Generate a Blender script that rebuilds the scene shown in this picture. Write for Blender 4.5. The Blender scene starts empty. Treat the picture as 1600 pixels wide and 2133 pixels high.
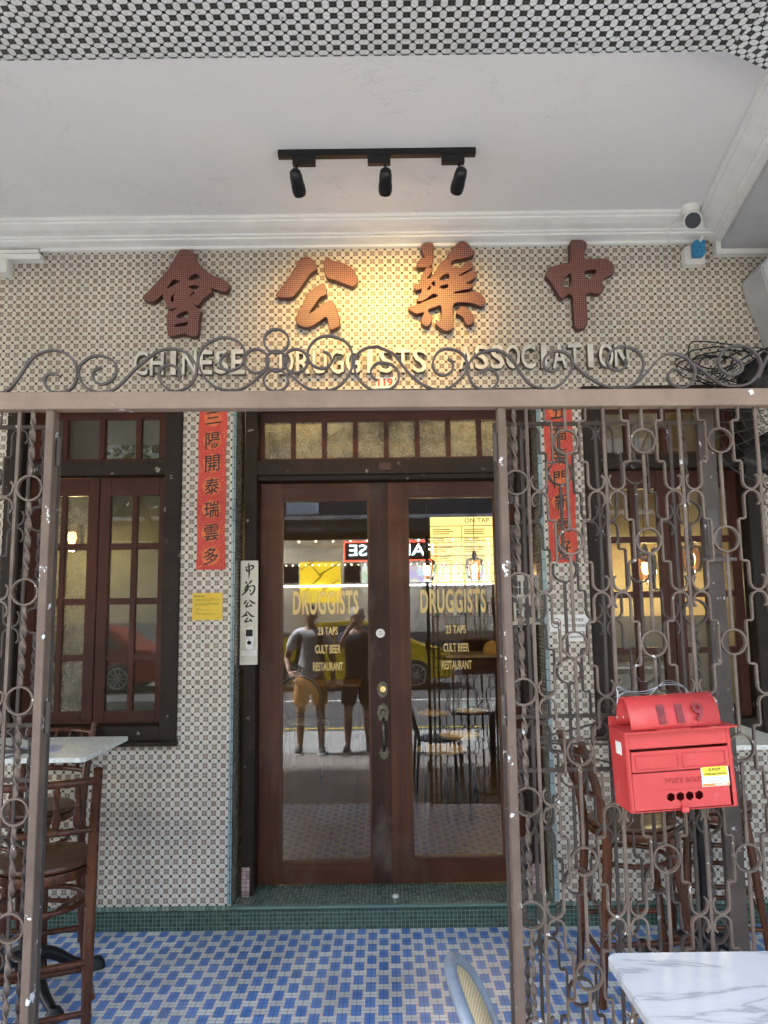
import bpy, bmesh, math, random
from mathutils import Vector, Matrix, Euler

# ------------------------------------------------------------------ camera, light
scene = bpy.context.scene
COL = scene.collection
random.seed(7)
TH, RO, EYE = math.radians(7.3), 0.013, 1.65
c_, s_ = math.cos(RO), math.sin(RO)
fwd = Vector((0, math.cos(TH), math.sin(TH)))
r0, u0 = Vector((1, 0, 0)), Vector((0, -math.sin(TH), math.cos(TH)))
rgt = r0 * c_ - u0 * s_
upv = r0 * s_ + u0 * c_
cam = bpy.data.cameras.new('camera')
cam.sensor_fit = 'VERTICAL'; cam.sensor_height = 36; cam.sensor_width = 27
cam.lens = 1600 / 2133 * 36
cam.clip_start = 0.02; cam.clip_end = 300
camo = bpy.data.objects.new('camera', cam); COL.objects.link(camo)
camo.matrix_world = Matrix(((rgt.x, upv.x, -fwd.x, 0), (rgt.y, upv.y, -fwd.y, 0), (rgt.z, upv.z, -fwd.z, EYE), (0, 0, 0, 1)))
scene.camera = camo

SUN_EL, SUN_AZ = math.radians(55), math.radians(260)       # along the street: the walkway is in open shade
world = bpy.data.worlds.new('World'); scene.world = world; world.use_nodes = True
wn = world.node_tree
sky = wn.nodes.new('ShaderNodeTexSky'); sky.sky_type = 'NISHITA'; sky.sun_disc = False
sky.sun_elevation = SUN_EL; sky.sun_rotation = SUN_AZ; sky.dust_density = 4.0; sky.air_density = 1.2
wn.links.new(sky.outputs[0], wn.nodes['Background'].inputs[0])
wn.nodes['Background'].inputs[1].default_value = 0.15
sun = bpy.data.lights.new('sun', 'SUN'); sun.energy = 4.0; sun.angle = math.radians(5); sun.color = (.96, .985, 1)
suno = bpy.data.objects.new('sun', sun); COL.objects.link(suno)
sd = Vector((math.sin(SUN_AZ) * math.cos(SUN_EL), math.cos(SUN_AZ) * math.cos(SUN_EL), math.sin(SUN_EL)))
suno.rotation_euler = sd.to_track_quat('Z', 'Y').to_euler()
scene.view_settings.view_transform = 'Standard'
scene.view_settings.look = 'None'
scene.view_settings.gamma = 1
scene.view_settings.exposure = 3.1
scene.cycles.use_denoising = True
scene.cycles.max_bounces = 8
scene.cycles.diffuse_bounces = 5
scene.cycles.glossy_bounces = 4
scene.cycles.transparent_max_bounces = 12
scene.cycles.sample_clamp_indirect = 4
scene.cycles.caustics_reflective = False
scene.cycles.caustics_refractive = False


def ray(px, py):
    return fwd + rgt * ((px - 800) / 1600) - upv * ((py - 1066.5) / 1600)


def Yp(px, py, d):          # photo point on the plane y = d
    v = ray(px, py)
    return Vector((0, 0, EYE)) + v * (d / v.y)


# ------------------------------------------------------------------ mesh helpers
class MB:
    def __init__(s):
        s.v, s.f, s.m = [], [], []

    def add(s, vs, fs, m=0):
        o = len(s.v)
        s.v += [tuple(v) for v in vs]
        s.f += [tuple(i + o for i in f) for f in fs]
        s.m += [m] * len(fs)
        return s

    def box(s, x0, x1, y0, y1, z0, z1, m=0):
        vs = [(x, y, z) for z in (z0, z1) for y in (y0, y1) for x in (x0, x1)]
        return s.add(vs, [(0, 2, 3, 1), (4, 5, 7, 6), (0, 1, 5, 4), (2, 6, 7, 3), (0, 4, 6, 2), (1, 3, 7, 5)], m)

    def tube(s, pts, r, n=8, closed=False, m=0, radii=None, flat=None, twist=0, ref=None):
        """sweep; flat=(w,d) sweeps a rectangle, twist turns it (radians per metre)"""
        P = [Vector(p) for p in pts]
        N = len(P)
        ref = Vector(ref) if ref else None
        T = []
        for i in range(N):
            a = P[(i - 1) % N] if (closed or i > 0) else P[i]
            b = P[(i + 1) % N] if (closed or i < N - 1) else P[i]
            t = (b - a)
            T.append(t.normalized() if t.length > 1e-9 else Vector((0, 0, 1)))
        if flat:
            sec = [(-flat[0] / 2, -flat[1] / 2), (flat[0] / 2, -flat[1] / 2), (flat[0] / 2, flat[1] / 2), (-flat[0] / 2, flat[1] / 2)]
            n = 4
        else:
            sec = [(math.cos(2 * math.pi * k / n), math.sin(2 * math.pi * k / n)) for k in range(n)]
        vs = []
        B = None
        L = 0
        for i in range(N):
            if i: L += (P[i] - P[i - 1]).length
            if ref is not None:
                B = ref
            elif B is None:
                B = Vector((0, 1, 0)) if abs(T[i].y) < .9 else Vector((1, 0, 0))
            A = B.cross(T[i])
            if A.length < 1e-6: A = Vector((1, 0, 0))
            A.normalize()
            Bn = T[i].cross(A).normalized()
            if ref is None: B = Bn
            k = 1.0
            if flat and not twist and 0 < i < N - 1:
                e = (P[i] - P[i - 1]).normalized()
                cs = max(.5, e.dot(T[i])); k = 1 / cs
            rr = radii[i] if radii else r
            for (a, b) in sec:
                if twist:
                    w = twist * L
                    a, b = a * math.cos(w) - b * math.sin(w), a * math.sin(w) + b * math.cos(w)
                q = P[i] + (A * a * k + Bn * b) * (1 if flat else rr)
                vs.append(q)
        fs = []
        for i in range(N if closed else N - 1):
            j = (i + 1) % N
            for k in range(n):
                l = (k + 1) % n
                fs.append((i * n + k, i * n + l, j * n + l, j * n + k))
        if not closed:
            fs.append(tuple(range(n - 1, -1, -1)))
            fs.append(tuple((N - 1) * n + k for k in range(n)))
        return s.add(vs, fs, m)

    def lathe(s, prof, c=(0, 0, 0), n=24, axis='z', m=0):
        vs, fs = [], []
        for (r, h) in prof:
            for k in range(n):
                a = 2 * math.pi * k / n
                x, y = r * math.cos(a), r * math.sin(a)
                p = {'z': (x, y, h), 'y': (x, h, y), 'x': (h, x, y)}[axis]
                vs.append((p[0] + c[0], p[1] + c[1], p[2] + c[2]))
        for i in range(len(prof) - 1):
            for k in range(n):
                l = (k + 1) % n
                fs.append((i * n + k, i * n + l, (i + 1) * n + l, (i + 1) * n + k))
        fs.append(tuple(range(n - 1, -1, -1)))
        fs.append(tuple((len(prof) - 1) * n + k for k in range(n)))
        return s.add(vs, fs, m)

    def prism(s, poly, z0, z1, axis='z', m=0):
        """convex-ish polygon extruded along axis"""
        n = len(poly)
        mp = {'z': lambda a, b, h: (a, b, h), 'y': lambda a, b, h: (a, h, b), 'x': lambda a, b, h: (h, a, b)}[axis]
        vs = [mp(a, b, z0) for a, b in poly] + [mp(a, b, z1) for a, b in poly]
        fs = [tuple(range(n - 1, -1, -1)), tuple(range(n, 2 * n))]
        fs += [(i, (i + 1) % n, n + (i + 1) % n, n + i) for i in range(n)]
        return s.add(vs, fs, m)

    def xform(s, M):
        s.v = [tuple(M @ Vector(v)) for v in s.v]
        return s

    def build(s, name, mat, parent=None, smooth=False, bevel=0, off=None, seg=2):
        me = bpy.data.meshes.new(name)
        vs = s.v if off is None else [(v[0] - off[0], v[1] - off[1], v[2] - off[2]) for v in s.v]
        me.from_pydata(vs, [], s.f)
        bm = bmesh.new(); bm.from_mesh(me)
        for f, mi in zip(bm.faces, s.m): f.material_index = mi
        bmesh.ops.recalc_face_normals(bm, faces=bm.faces)
        if bevel:
            es = [e for e in bm.edges if len(e.link_faces) == 2 and e.calc_face_angle(0) > .6]
            bmesh.ops.bevel(bm, geom=es, offset=bevel, segments=seg, affect='EDGES', clamp_overlap=True)
        bm.to_mesh(me); bm.free()
        return link(name, me, mat, parent, smooth)


def link(name, me, mat, parent=None, smooth=False):
    for mm in (mat if isinstance(mat, (list, tuple)) else [mat]):
        me.materials.append(mm)
    if smooth:
        me.polygons.foreach_set('use_smooth', [True] * len(me.polygons))
        try:
            me.set_sharp_from_angle(angle=math.radians(40))
        except Exception:
            pass
    me.name = name
    o = bpy.data.objects.new(name, me); COL.objects.link(o)
    if parent is not None: o.parent = parent
    return o


def tag(o, label=None, cat=None, group=None, kind=None):
    if label: o['label'] = label
    if cat: o['category'] = cat
    if group: o['group'] = group
    if kind: o['kind'] = kind
    return o


def thing(name, label, cat, loc=(0, 0, 0), rz=0, group=None):
    o = bpy.data.objects.new(name, None); COL.objects.link(o)
    o.empty_display_size = .1
    o.location = loc; o.rotation_euler = (0, 0, rz)
    return tag(o, label, cat, group)


def copy_tree(o, parent=None):
    c = o.copy(); COL.objects.link(c)
    if parent is not None: c.parent = parent
    for ch in [x for x in bpy.data.objects if x.parent == o]:
        copy_tree(ch, c)
    return c


def curve_mesh(loops, ext, bev=0):
    """filled 2D loops (even-odd) extruded; lies in XZ facing -Y, front at y=-ext, back at y=+ext"""
    cu = bpy.data.curves.new('tmp', 'CURVE'); cu.dimensions = '2D'; cu.fill_mode = 'BOTH'
    cu.extrude = ext; cu.bevel_depth = bev; cu.bevel_resolution = 1; cu.offset = -bev
    for lp in loops:
        sp = cu.splines.new('POLY'); sp.points.add(len(lp) - 1)
        for p, q in zip(sp.points, lp): p.co = (q[0], q[1], 0, 1)
        sp.use_cyclic_u = True
    ob = bpy.data.objects.new('tmp', cu); COL.objects.link(ob)
    dg = bpy.context.evaluated_depsgraph_get(); dg.update()
    me = bpy.data.meshes.new_from_object(ob.evaluated_get(dg))
    bpy.data.objects.remove(ob); bpy.data.curves.remove(cu)
    for v in me.vertices: v.co = (v.co.x, -v.co.z, v.co.y)
    return me


def text_mesh(body, w=None, h=None, ext=.001, fat=0.0, shear=0, space=1.0):
    """text as a mesh in XZ facing -Y, centred on the origin, scaled to w x h"""
    cu = bpy.data.curves.new('tmp', 'FONT'); cu.body = body; cu.size = 1
    cu.fill_mode = 'BOTH'; cu.offset = fat; cu.shear = shear; cu.space_character = space; cu.resolution_u = 3
    cu.extrude = .01
    ob = bpy.data.objects.new('tmp', cu); COL.objects.link(ob)
    dg = bpy.context.evaluated_depsgraph_get(); dg.update()
    me = bpy.data.meshes.new_from_object(ob.evaluated_get(dg))
    bpy.data.objects.remove(ob); bpy.data.curves.remove(cu)
    if not me.vertices: return me
    xs = [v.co.x for v in me.vertices]; ys = [v.co.y for v in me.vertices]
    x0, x1, y0, y1 = min(xs), max(xs), min(ys), max(ys)
    sx = w / (x1 - x0) if w else None; sy = h / (y1 - y0) if h else None
    sx = sx or sy; sy = sy or sx
    for v in me.vertices:
        v.co = ((v.co.x - (x0 + x1) / 2) * sx, -v.co.z / .01 * ext, (v.co.y - (y0 + y1) / 2) * sy)
    return me


def text(name, body, mat, parent, c, w=None, h=None, ext=.001, fat=0.0, rot=None, shear=0, space=1.0):
    me = text_mesh(body, w, h, ext, fat, shear, space)
    if rot: me.transform(rot)
    me.transform(Matrix.Translation(c))
    return link(name, me, mat, parent)


def catmull(pts, k=6, closed=False):
    out = []
    n = len(pts)
    P = [Vector(p) for p in pts]
    rng = n if closed else n - 1
    for i in range(rng):
        p0 = P[(i - 1) % n] if (closed or i > 0) else P[0] * 2 - P[1]
        p1, p2 = P[i], P[(i + 1) % n]
        p3 = P[(i + 2) % n] if (closed or i < n - 2) else P[-1] * 2 - P[-2]
        for j in range(k):
            t = j / k
            out.append(.5 * ((2 * p1) + (p2 - p0) * t + (2 * p0 - 5 * p1 + 4 * p2 - p3) * t * t + (3 * p1 - p0 - 3 * p2 + p3) * t ** 3))
    if not closed: out.append(P[-1])
    return out


# ------------------------------------------------------------------ material helpers
class E:
    """tiny expression layer over shader math nodes"""
    def __init__(s, nt, sock): s.nt, s.s = nt, sock

    def _op(s, op, *a):
        n = s.nt.nodes.new('ShaderNodeMath'); n.operation = op
        for i, x in enumerate((s,) + a):
            if isinstance(x, E): s.nt.links.new(x.s, n.inputs[i])
            else: n.inputs[i].default_value = x
        return E(s.nt, n.outputs[0])

    def __add__(s, o): return s._op('ADD', o)
    def __sub__(s, o): return s._op('SUBTRACT', o)
    def __mul__(s, o): return s._op('MULTIPLY', o)
    def __truediv__(s, o): return s._op('DIVIDE', o)
    def fract(s): return s._op('FRACT')
    def floor(s): return s._op('FLOOR')
    def abs(s): return s._op('ABSOLUTE')
    def lt(s, o): return s._op('LESS_THAN', o)
    def gt(s, o): return s._op('GREATER_THAN', o)
    def max(s, o): return s._op('MAXIMUM', o)
    def min(s, o): return s._op('MINIMUM', o)
    def mod(s, o): return s._op('FLOORED_MODULO', o)
    def rsub(s, v): return (s * -1) + v


class M:
    def __init__(s, name):
        s.mat = bpy.data.materials.new(name); s.mat.use_nodes = True
        s.nt = s.mat.node_tree
        s.b = s.nt.nodes['Principled BSDF']

    def node(s, t, **kw):
        n = s.nt.nodes.new(t)
        for k, v in kw.items(): setattr(n, k, v)
        return n

    def coord(s, scale=(1, 1, 1), out='Object'):
        tc = s.node('ShaderNodeTexCoord'); mp = s.node('ShaderNodeMapping')
        mp.inputs['Scale'].default_value = scale
        s.nt.links.new(tc.outputs[out], mp.inputs[0])
        return mp.outputs[0]

    def xyz(s, out='Object'):
        sp = s.node('ShaderNodeSeparateXYZ'); s.nt.links.new(s.coord(out=out), sp.inputs[0])
        return [E(s.nt, o) for o in sp.outputs]

    def noise(s, scale=5, detail=4, rough=.55, stretch=(1, 1, 1), dist=0, out='Object'):
        n = s.node('ShaderNodeTexNoise')
        n.inputs['Scale'].default_value = scale; n.inputs['Detail'].default_value = detail
        n.inputs['Roughness'].default_value = rough; n.inputs['Distortion'].default_value = dist
        s.nt.links.new(s.coord(stretch, out), n.inputs['Vector'])
        return E(s.nt, n.outputs[0])

    def white(s, a, b):
        cx = s.node('ShaderNodeCombineXYZ'); s.nt.links.new(a.s, cx.inputs[0]); s.nt.links.new(b.s, cx.inputs[1])
        w = s.node('ShaderNodeTexWhiteNoise'); s.nt.links.new(cx.outputs[0], w.inputs['Vector'])
        return E(s.nt, w.outputs['Value'])

    def ramp(s, fac, stops, interp='LINEAR'):
        r = s.node('ShaderNodeValToRGB'); r.color_ramp.interpolation = interp
        while len(r.color_ramp.elements) < len(stops): r.color_ramp.elements.new(.5)
        for e, (p, c) in zip(r.color_ramp.elements, stops):
            e.position = p; e.color = tuple(c) + (1,) if len(c) == 3 else c
        s.nt.links.new(fac.s, r.inputs[0])
        return r.outputs[0]

    def mix(s, fac, a, b, blend='MIX'):
        n = s.node('ShaderNodeMix'); n.data_type = 'RGBA'; n.blend_type = blend
        for sock, x in ((n.inputs[0], fac), (n.inputs[6], a), (n.inputs[7], b)):
            if isinstance(x, E): s.nt.links.new(x.s, sock)
            elif isinstance(x, (int, float)): sock.default_value = x
            elif isinstance(x, tuple): sock.default_value = x + (1,)
            else: s.nt.links.new(x, sock)
        return n.outputs[2]

    def color(s, sock): s.nt.links.new(sock, s.b.inputs['Base Color']); return s

    def set(s, rough=.5, metal=0, spec=.5, coat=0):
        s.b.inputs['Roughness'].default_value = rough; s.b.inputs['Metallic'].default_value = metal
        s.b.inputs['Specular IOR Level'].default_value = spec
        s.b.inputs['Coat Weight'].default_value = coat
        return s

    def bump(s, h, strength=.3, dist=.002):
        n = s.node('ShaderNodeBump'); n.inputs['Strength'].default_value = strength; n.inputs['Distance'].default_value = dist
        s.nt.links.new(h.s, n.inputs['Height']); s.nt.links.new(n.outputs[0], s.b.inputs['Normal'])
        return s


def plain(name, col, rough=.5, metal=0, var=.15, scale=8, spec=.5, stretch=(1, 1, 1), bump=0, coat=0):
    m = M(name).set(rough, metal, spec, coat)
    n = m.noise(scale, 5, .6, stretch)
    lo = tuple(max(0, c * (1 - var)) for c in col); hi = tuple(min(1, c * (1 + var)) for c in col)
    m.color(m.ramp(n, [(.3, lo), (.7, hi)]))
    if bump: m.bump(n, bump, .003)
    return m.mat


def emit(name, col, strength):
    m = M(name)
    m.b.inputs['Base Color'].default_value = tuple(col) + (1,)
    m.b.inputs['Emission Color'].default_value = tuple(col) + (1,)
    m.b.inputs['Emission Strength'].default_value = strength
    return m.mat


def tile_mat(name, ax, P, octc, brown, black, grout, cross, rough=.4, cluster_squares=False, grime=.25):
    m = M(name).set(rough)
    X = m.xyz()
    u, v = X[ax[0]] / P, X[ax[1]] / P
    a, b = (u.fract() - .5).abs(), (v.fract() - .5).abs()
    cx, cy = a.rsub(.5), b.rsub(.5)
    o1 = (a / .235).max(cy / .365).max((a + cy) / .455)
    o2 = (b / .235).max(cx / .365).max((b + cx) / .455)
    is1, is2 = o1.lt(1), o2.lt(1)
    line = (is1 * cy.lt(.014)).max(is2 * cx.lt(.014))
    oct_ = is1.max(is2)
    blk = a.max(b).lt(.11)
    clus = cx.max(cy).lt(.235)
    crs = cx.min(cy).lt(.022)
    # one value per octagon, and one per cluster
    w1 = m.white(u.floor() + is1 * .31, (v + .5).floor() + is2 * .7)
    w2 = m.white((u + .5).floor(), (v + .5).floor())
    g = m.noise(1.6, 5, .6)
    octcol = m.mix(w1 * .6, octc, tuple(c * .78 for c in octc))
    brcol = m.mix(w2 * .8, brown, tuple(min(1, c * f) for c, f in zip(brown, (.62, .62, .66))))
    c = m.mix(clus, grout, brcol)
    if cluster_squares:
        sq = ((cx - .115).abs().max((cy - .115).abs())).lt(.075)
        c = m.mix(sq * clus, c, black)
    else:
        c = m.mix(clus * crs * w2.gt(.3), c, cross)
    c = m.mix(oct_, c, octcol)
    c = m.mix(line, c, tuple(x * .6 for x in octc))
    c = m.mix(blk, c, black)
    c = m.mix((g - .35).max(0) * grime * 2, c, tuple(x * .55 for x in octc), 'MULTIPLY')
    st = m.noise(.9, 5, .6, (1.6, 1, .45))
    c = m.mix((st - .42).max(0) * 1.5 * (grime * 3), c, (.62, .56, .46), 'MULTIPLY')
    sp_ = m.noise(38, 2, .5)
    c = m.mix(sp_.gt(.735) * .8, c, (.05, .045, .04))
    m.color(c)
    h = (o1.min(o2)).rsub(1).max(0).min(.22)
    m.bump(h, .35, .004)
    return m.mat


def mosaic(name, ax, P, col, grout, gw=.09, rough=.25, var=.35, grime=.0, gcol2=None):
    m = M(name).set(rough)
    X = m.xyz()
    u, v = X[ax[0]] / P, X[ax[1]] / P
    e = (u.fract() - .5).abs().max((v.fract() - .5).abs())
    w = m.white(u.floor(), v.floor())
    lo = tuple(c * (1 - var) for c in col); hi = tuple(min(1, c * (1 + var)) for c in col)
    c = m.mix(w, lo, hi)
    c = m.mix(e.gt(.5 - gw / 2), c, grout)
    if grime:
        g = m.noise(2.5, 5, .6)
        c = m.mix((g - .4).max(0) * grime * 3, c, (.25, .22, .2), 'MULTIPLY')
    m.color(c)
    m.bump(e.rsub(.5).min(.08), .3, .003)
    return m.mat


def floor_mat():
    m = M('blue_floor_tiles').set(.3)
    X = m.xyz()
    W, T = .057, .133
    col = X[0] / W
    i = col.floor()
    u = (col - i - .5).abs()
    fv = (X[1] / T + i.mod(2) * .5).fract()
    blue = u.lt(.36) * fv.lt(.65)
    gap = u.gt(.36)
    f2 = (fv * 2).fract()
    pink = gap * f2.lt(.3)
    wv = m.white(i, (X[1] / T * 2).floor())
    bl = m.mix(wv, (.09, .22, .56), (.15, .30, .68))
    wh = m.mix(wv, (.60, .62, .62), (.76, .78, .76))
    c = m.mix(blue, wh, bl)
    c = m.mix(pink, c, (.74, .58, .58))
    ln = (fv - .825).abs().lt(.012).max((f2 - .65).abs().lt(.03) * gap)
    ln = ln.max((fv - .65).abs().lt(.012) * u.lt(.36)).max(fv.lt(.012) * u.lt(.36))
    ln = ln.max((f2 - .3).abs().lt(.03) * gap)
    c = m.mix(ln * .55, c, (.09, .1, .12))
    dk = u.lt(.02).max((fv - .325).abs().lt(.008) * blue).max((u - .36).abs().lt(.014) * fv.lt(.65))
    c = m.mix(dk * .75, c, (.02, .03, .05))
    g = m.noise(1.3, 6, .62)
    c = m.mix((g - .42).max(0) * 2.2, c, (.5, .48, .44), 'MULTIPLY')
    g2 = m.noise(7, 7, .7, (1, .6, 1))
    c = m.mix((g2 - .56).max(0) * 2.2, c, (.36, .34, .31))
    m.color(c)
    rn = m.noise(6, 3)
    m.nt.links.new((rn * .25 + .2).s, m.b.inputs['Roughness'])
    return m.mat


def wood(name, a, b, rough=.4, axis=2, scale=7, dirt=0):
    m = M(name).set(rough, 0, .28)
    st = [14, 14, 14]; st[axis] = .9
    n = m.noise(scale / 5, 6, .62, tuple(st), .6)
    n2 = m.noise(2.2, 4, .6)
    c = m.ramp(n, [(.3, a), (.7, b)])
    c = m.mix((n2 - .38).max(0) * 2.2, c, (.42, .38, .36), 'MULTIPLY')
    if dirt:
        n3 = m.noise(3, 6, .7, (1, 1, .5))
        c = m.mix((n3 - .54).max(0) * dirt, c, (.16, .13, .1))
    m.color(c)
    m.bump(n, .15, .002)
    m.nt.links.new((n2 * .35 + (rough - .15)).s, m.b.inputs['Roughness'])
    return m.mat


def chipped(name, col, chip=(.62, .63, .6), amount=.68, rough=.55, scale=22, rust=.5, lo=.75):
    """old paint: mottled coat, rusty patches, flakes down to the white primer"""
    m = M(name).set(rough, 0, .22)
    n = m.noise(7, 6, .65)
    c = m.ramp(n, [(.3, tuple(x * lo for x in col)), (.7, tuple(min(1, x * 1.2) for x in col))])
    r = m.noise(4, 6, .7)
    c = m.mix((r - .55).max(0) * rust * 5, c, (.09, .05, .035))
    k = m.noise(scale, 7, .68)
    c = m.mix(k.gt(amount), c, chip)
    m.color(c)
    m.bump(n, .2, .002)
    return m.mat


def glass(name, ior=1.5, tint=(1, 1, 1), dust=0.0, rough=0.0):
    m = M(name); nt = m.nt
    nt.nodes.remove(m.b)
    tr = m.node('ShaderNodeBsdfTransparent'); tr.inputs[0].default_value = tint + (1,)
    gl = m.node('ShaderNodeBsdfGlossy'); gl.inputs['Roughness'].default_value = rough
    fr = m.node('ShaderNodeFresnel'); fr.inputs[0].default_value = ior
    mx = m.node('ShaderNodeMixShader')
    nt.links.new(fr.outputs[0], mx.inputs[0]); nt.links.new(tr.outputs[0], mx.inputs[1]); nt.links.new(gl.outputs[0], mx.inputs[2])
    last = mx
    if dust:
        df = m.node('ShaderNodeBsdfDiffuse'); df.inputs[0].default_value = (.30, .29, .24, 1)
        tl = m.node('ShaderNodeBsdfTranslucent'); tl.inputs[0].default_value = (.42, .4, .3, 1)
        ad = m.node('ShaderNodeAddShader'); nt.links.new(df.outputs[0], ad.inputs[0]); nt.links.new(tl.outputs[0], ad.inputs[1])
        n = m.noise(6, 6, .7)
        n2 = m.noise(90, 2, .6)
        m2 = m.node('ShaderNodeMixShader')
        nt.links.new((((n - .3).max(0) * 1.4 + (n2 - .45).max(0)) * dust).s, m2.inputs[0])
        nt.links.new(mx.outputs[0], m2.inputs[1]); nt.links.new(ad.outputs[0], m2.inputs[2])
        last = m2
    nt.links.new(last.outputs[0], nt.nodes['Material Output'].inputs[0])
    return m.mat


def marble(name, base=(.60, .63, .65), vein=(.36, .39, .42)):
    m = M(name).set(.18)
    n = m.noise(1.5, 5, .5, (1.2, 3.2, 1), .9)
    v = (n - .5).abs()
    c = m.ramp(v, [(0, vein), (.02, tuple(b * .93 for b in base)), (.07, base), (1, base)])
    n2 = m.noise(1.2, 4)
    c = m.mix((n2 - .4).max(0) * .8, c, (.75, .78, .8), 'MULTIPLY')
    m.color(c)
    return m.mat

# ------------------------------------------------------------------ materials
WALL_T = tile_mat('octagon_wall_tiles', (0, 2), .049, (.67, .63, .545), (.26, .2, .148), (.012, .01, .008), (.17, .155, .125), (.55, .47, .4))
SOFF_T = tile_mat('octagon_soffit_tiles', (0, 1), .047, (.66, .69, .70), (.075, .085, .078), (.008, .008, .008), (.02, .022, .02), (.1, .11, .1), cluster_squares=True)
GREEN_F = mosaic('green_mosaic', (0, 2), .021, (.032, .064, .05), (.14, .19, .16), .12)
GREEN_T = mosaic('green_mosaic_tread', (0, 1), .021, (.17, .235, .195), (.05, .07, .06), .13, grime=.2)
REVEAL = mosaic('brown_reveal_mosaic', (1, 2), .021, (.30, .27, .21), (.10, .085, .07), .16)
BLUE_EDGE = mosaic('pale_blue_edge_tiles', (0, 2), .06, (.24, .34, .36), (.05, .07, .08), .06, var=.15)
PINK_MOS = mosaic('pink_mosaic', (0, 2), .021, (.36, .26, .25), (.12, .09, .09), .1)
FLOOR = floor_mat()
WHITE = plain('white_paint', (.78, .78, .77), .6, var=.04, scale=3)
CEIL = M('ceiling_paint').set(.8)
_c = CEIL.ramp(CEIL.noise(1.3, 6, .62), [(.3, (.735, .74, .74)), (.7, (.79, .79, .785))])
_k = (CEIL.noise(1.1, 8, .62, (1, 2.4, 1), 1.5) - .5).abs().lt(.0022) * CEIL.noise(.9, 2).gt(.56)
_c = CEIL.mix(_k * .35, _c, (.4, .38, .35))
_c = CEIL.mix((CEIL.noise(2.4, 7, .7) - .60).max(0) * 2.0, _c, (.6, .55, .46)); CEIL.color(_c)
CEIL.bump(CEIL.noise(60, 3), .08, .002); CEIL = CEIL.mat
TRIM = plain('white_trim_paint', (.80, .81, .79), .45, var=.05, scale=9)
PLASTER = plain('grey_plaster', (.45, .46, .47), .8, var=.12, scale=4)
FRAME = chipped('dark_frame_paint', (.019, .012, .0085), (.26, .24, .21), .66, .5, 16, .25)
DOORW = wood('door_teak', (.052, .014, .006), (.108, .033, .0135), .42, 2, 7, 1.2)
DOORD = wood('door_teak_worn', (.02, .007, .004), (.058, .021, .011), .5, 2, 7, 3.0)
BEAD = wood('glazing_bead_wood', (.07, .03, .014), (.12, .055, .026), .45)
WINW = wood('window_wood', (.04, .009, .0045), (.08, .019, .0085), .4, 2)
WINH = wood('window_wood_rail', (.04, .009, .0045), (.08, .019, .0085), .4, 0)
DOORH = wood('door_teak_rail', (.05, .0135, .006), (.10, .031, .013), .42, 0, 7, 1.5)
GLASS = glass('door_glass', 1.62)
WGLASS = glass('window_glass', 1.7, (.7, .73, .68), .16)
LGLASS = glass('frosted_window_glass', 1.6, (.75, .76, .66), .62)
TGLASS = glass('dusty_transom_glass', 1.5, (.8, .78, .65), .75)
BRASS = plain('dull_brass', (.30, .24, .12), .38, .9, .3, 30)
BRASSD = plain('dark_bronze', (.10, .095, .07), .4, .85, .3, 30)
GOLD = plain('gold_vinyl', (.46, .34, .13), .35, .25, .08, 30)
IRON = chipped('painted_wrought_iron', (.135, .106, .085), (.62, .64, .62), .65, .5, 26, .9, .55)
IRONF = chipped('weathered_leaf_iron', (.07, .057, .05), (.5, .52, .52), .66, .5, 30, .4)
STILE = chipped('flaking_stile_iron', (.135, .10, .078), (.72, .76, .76), .63, .55, 15, .5)
RAILM = chipped('dusty_rail_paint', (.22, .163, .128), (.8, .84, .85), .675, .55, 9, .25, .88)
BLACK = plain('black_metal', (.012, .012, .013), .4, .3, .2)
BLACKP = plain('black_ink', (.01, .01, .01), .5, 0, .1)
REDMOS = mosaic('red_glass_mosaic', (0, 2), .0115, (.075, .010, .008), (.27, .135, .11), .25, .42, .45)
REDSIDE = plain('red_letter_edge', (.06, .013, .01), .4)
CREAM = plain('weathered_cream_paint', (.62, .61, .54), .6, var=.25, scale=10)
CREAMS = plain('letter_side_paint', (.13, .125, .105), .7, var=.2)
PAPER_R = M('red_couplet_paper').set(.6)
_n = PAPER_R.noise(160, 1, .5)
_c = PAPER_R.mix(_n.gt(.66), PAPER_R.ramp(PAPER_R.noise(4, 3), [(.3, (.50, .04, .03)), (.7, (.60, .065, .045))]), (.72, .3, .1))
PAPER_R.color(_c); PAPER_R = PAPER_R.mat
ORANGE = plain('couplet_medallion_print', (.66, .15, .05), .6, 0, .3, 60)
YELLOW = plain('yellow_card', (.72, .5, .04), .55, 0, .05)
PLASTIC_W = plain('white_plastic', (.75, .75, .72), .35, 0, .04)
STEEL = plain('brushed_plate', (.55, .54, .47), .38, .2, .08, 12, stretch=(1, 1, .15))
BLUEP = plain('blue_plastic', (.03, .22, .42), .35, 0, .06)
REDBOX = M('red_enamel').set(.42, 0, .4)
_c = REDBOX.ramp(REDBOX.noise(5, 6, .6), [(.3, (.40, .035, .035)), (.7, (.50, .052, .05))])
_c = REDBOX.mix((REDBOX.noise(9, 7, .7, (1, 1, .5)) - .56).max(0) * 3.5, _c, (.62, .22, .2))
_c = REDBOX.mix(REDBOX.noise(50, 6, .7).gt(.70), _c, (.2, .03, .025)); REDBOX.color(_c)
REDBOX.nt.links.new((REDBOX.noise(12, 5) * .4 + .22).s, REDBOX.b.inputs['Roughness']); REDBOX = REDBOX.mat
REDDK = plain('red_enamel_worn', (.16, .012, .012), .5, 0, .5, 60)
BENT = wood('bentwood', (.028, .0095, .0045), (.12, .042, .018), .25, 2, 9)
SEATW = wood('ply_seat', (.05, .021, .009), (.12, .054, .021), .3, 0, 9)
MARB = marble('white_marble')
STONE = plain('speckled_stone_top', (.70, .73, .67), .3, 0, .25, 55)
CASTIRON = plain('black_cast_iron', (.014, .015, .018), .45, .5, .3)
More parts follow.
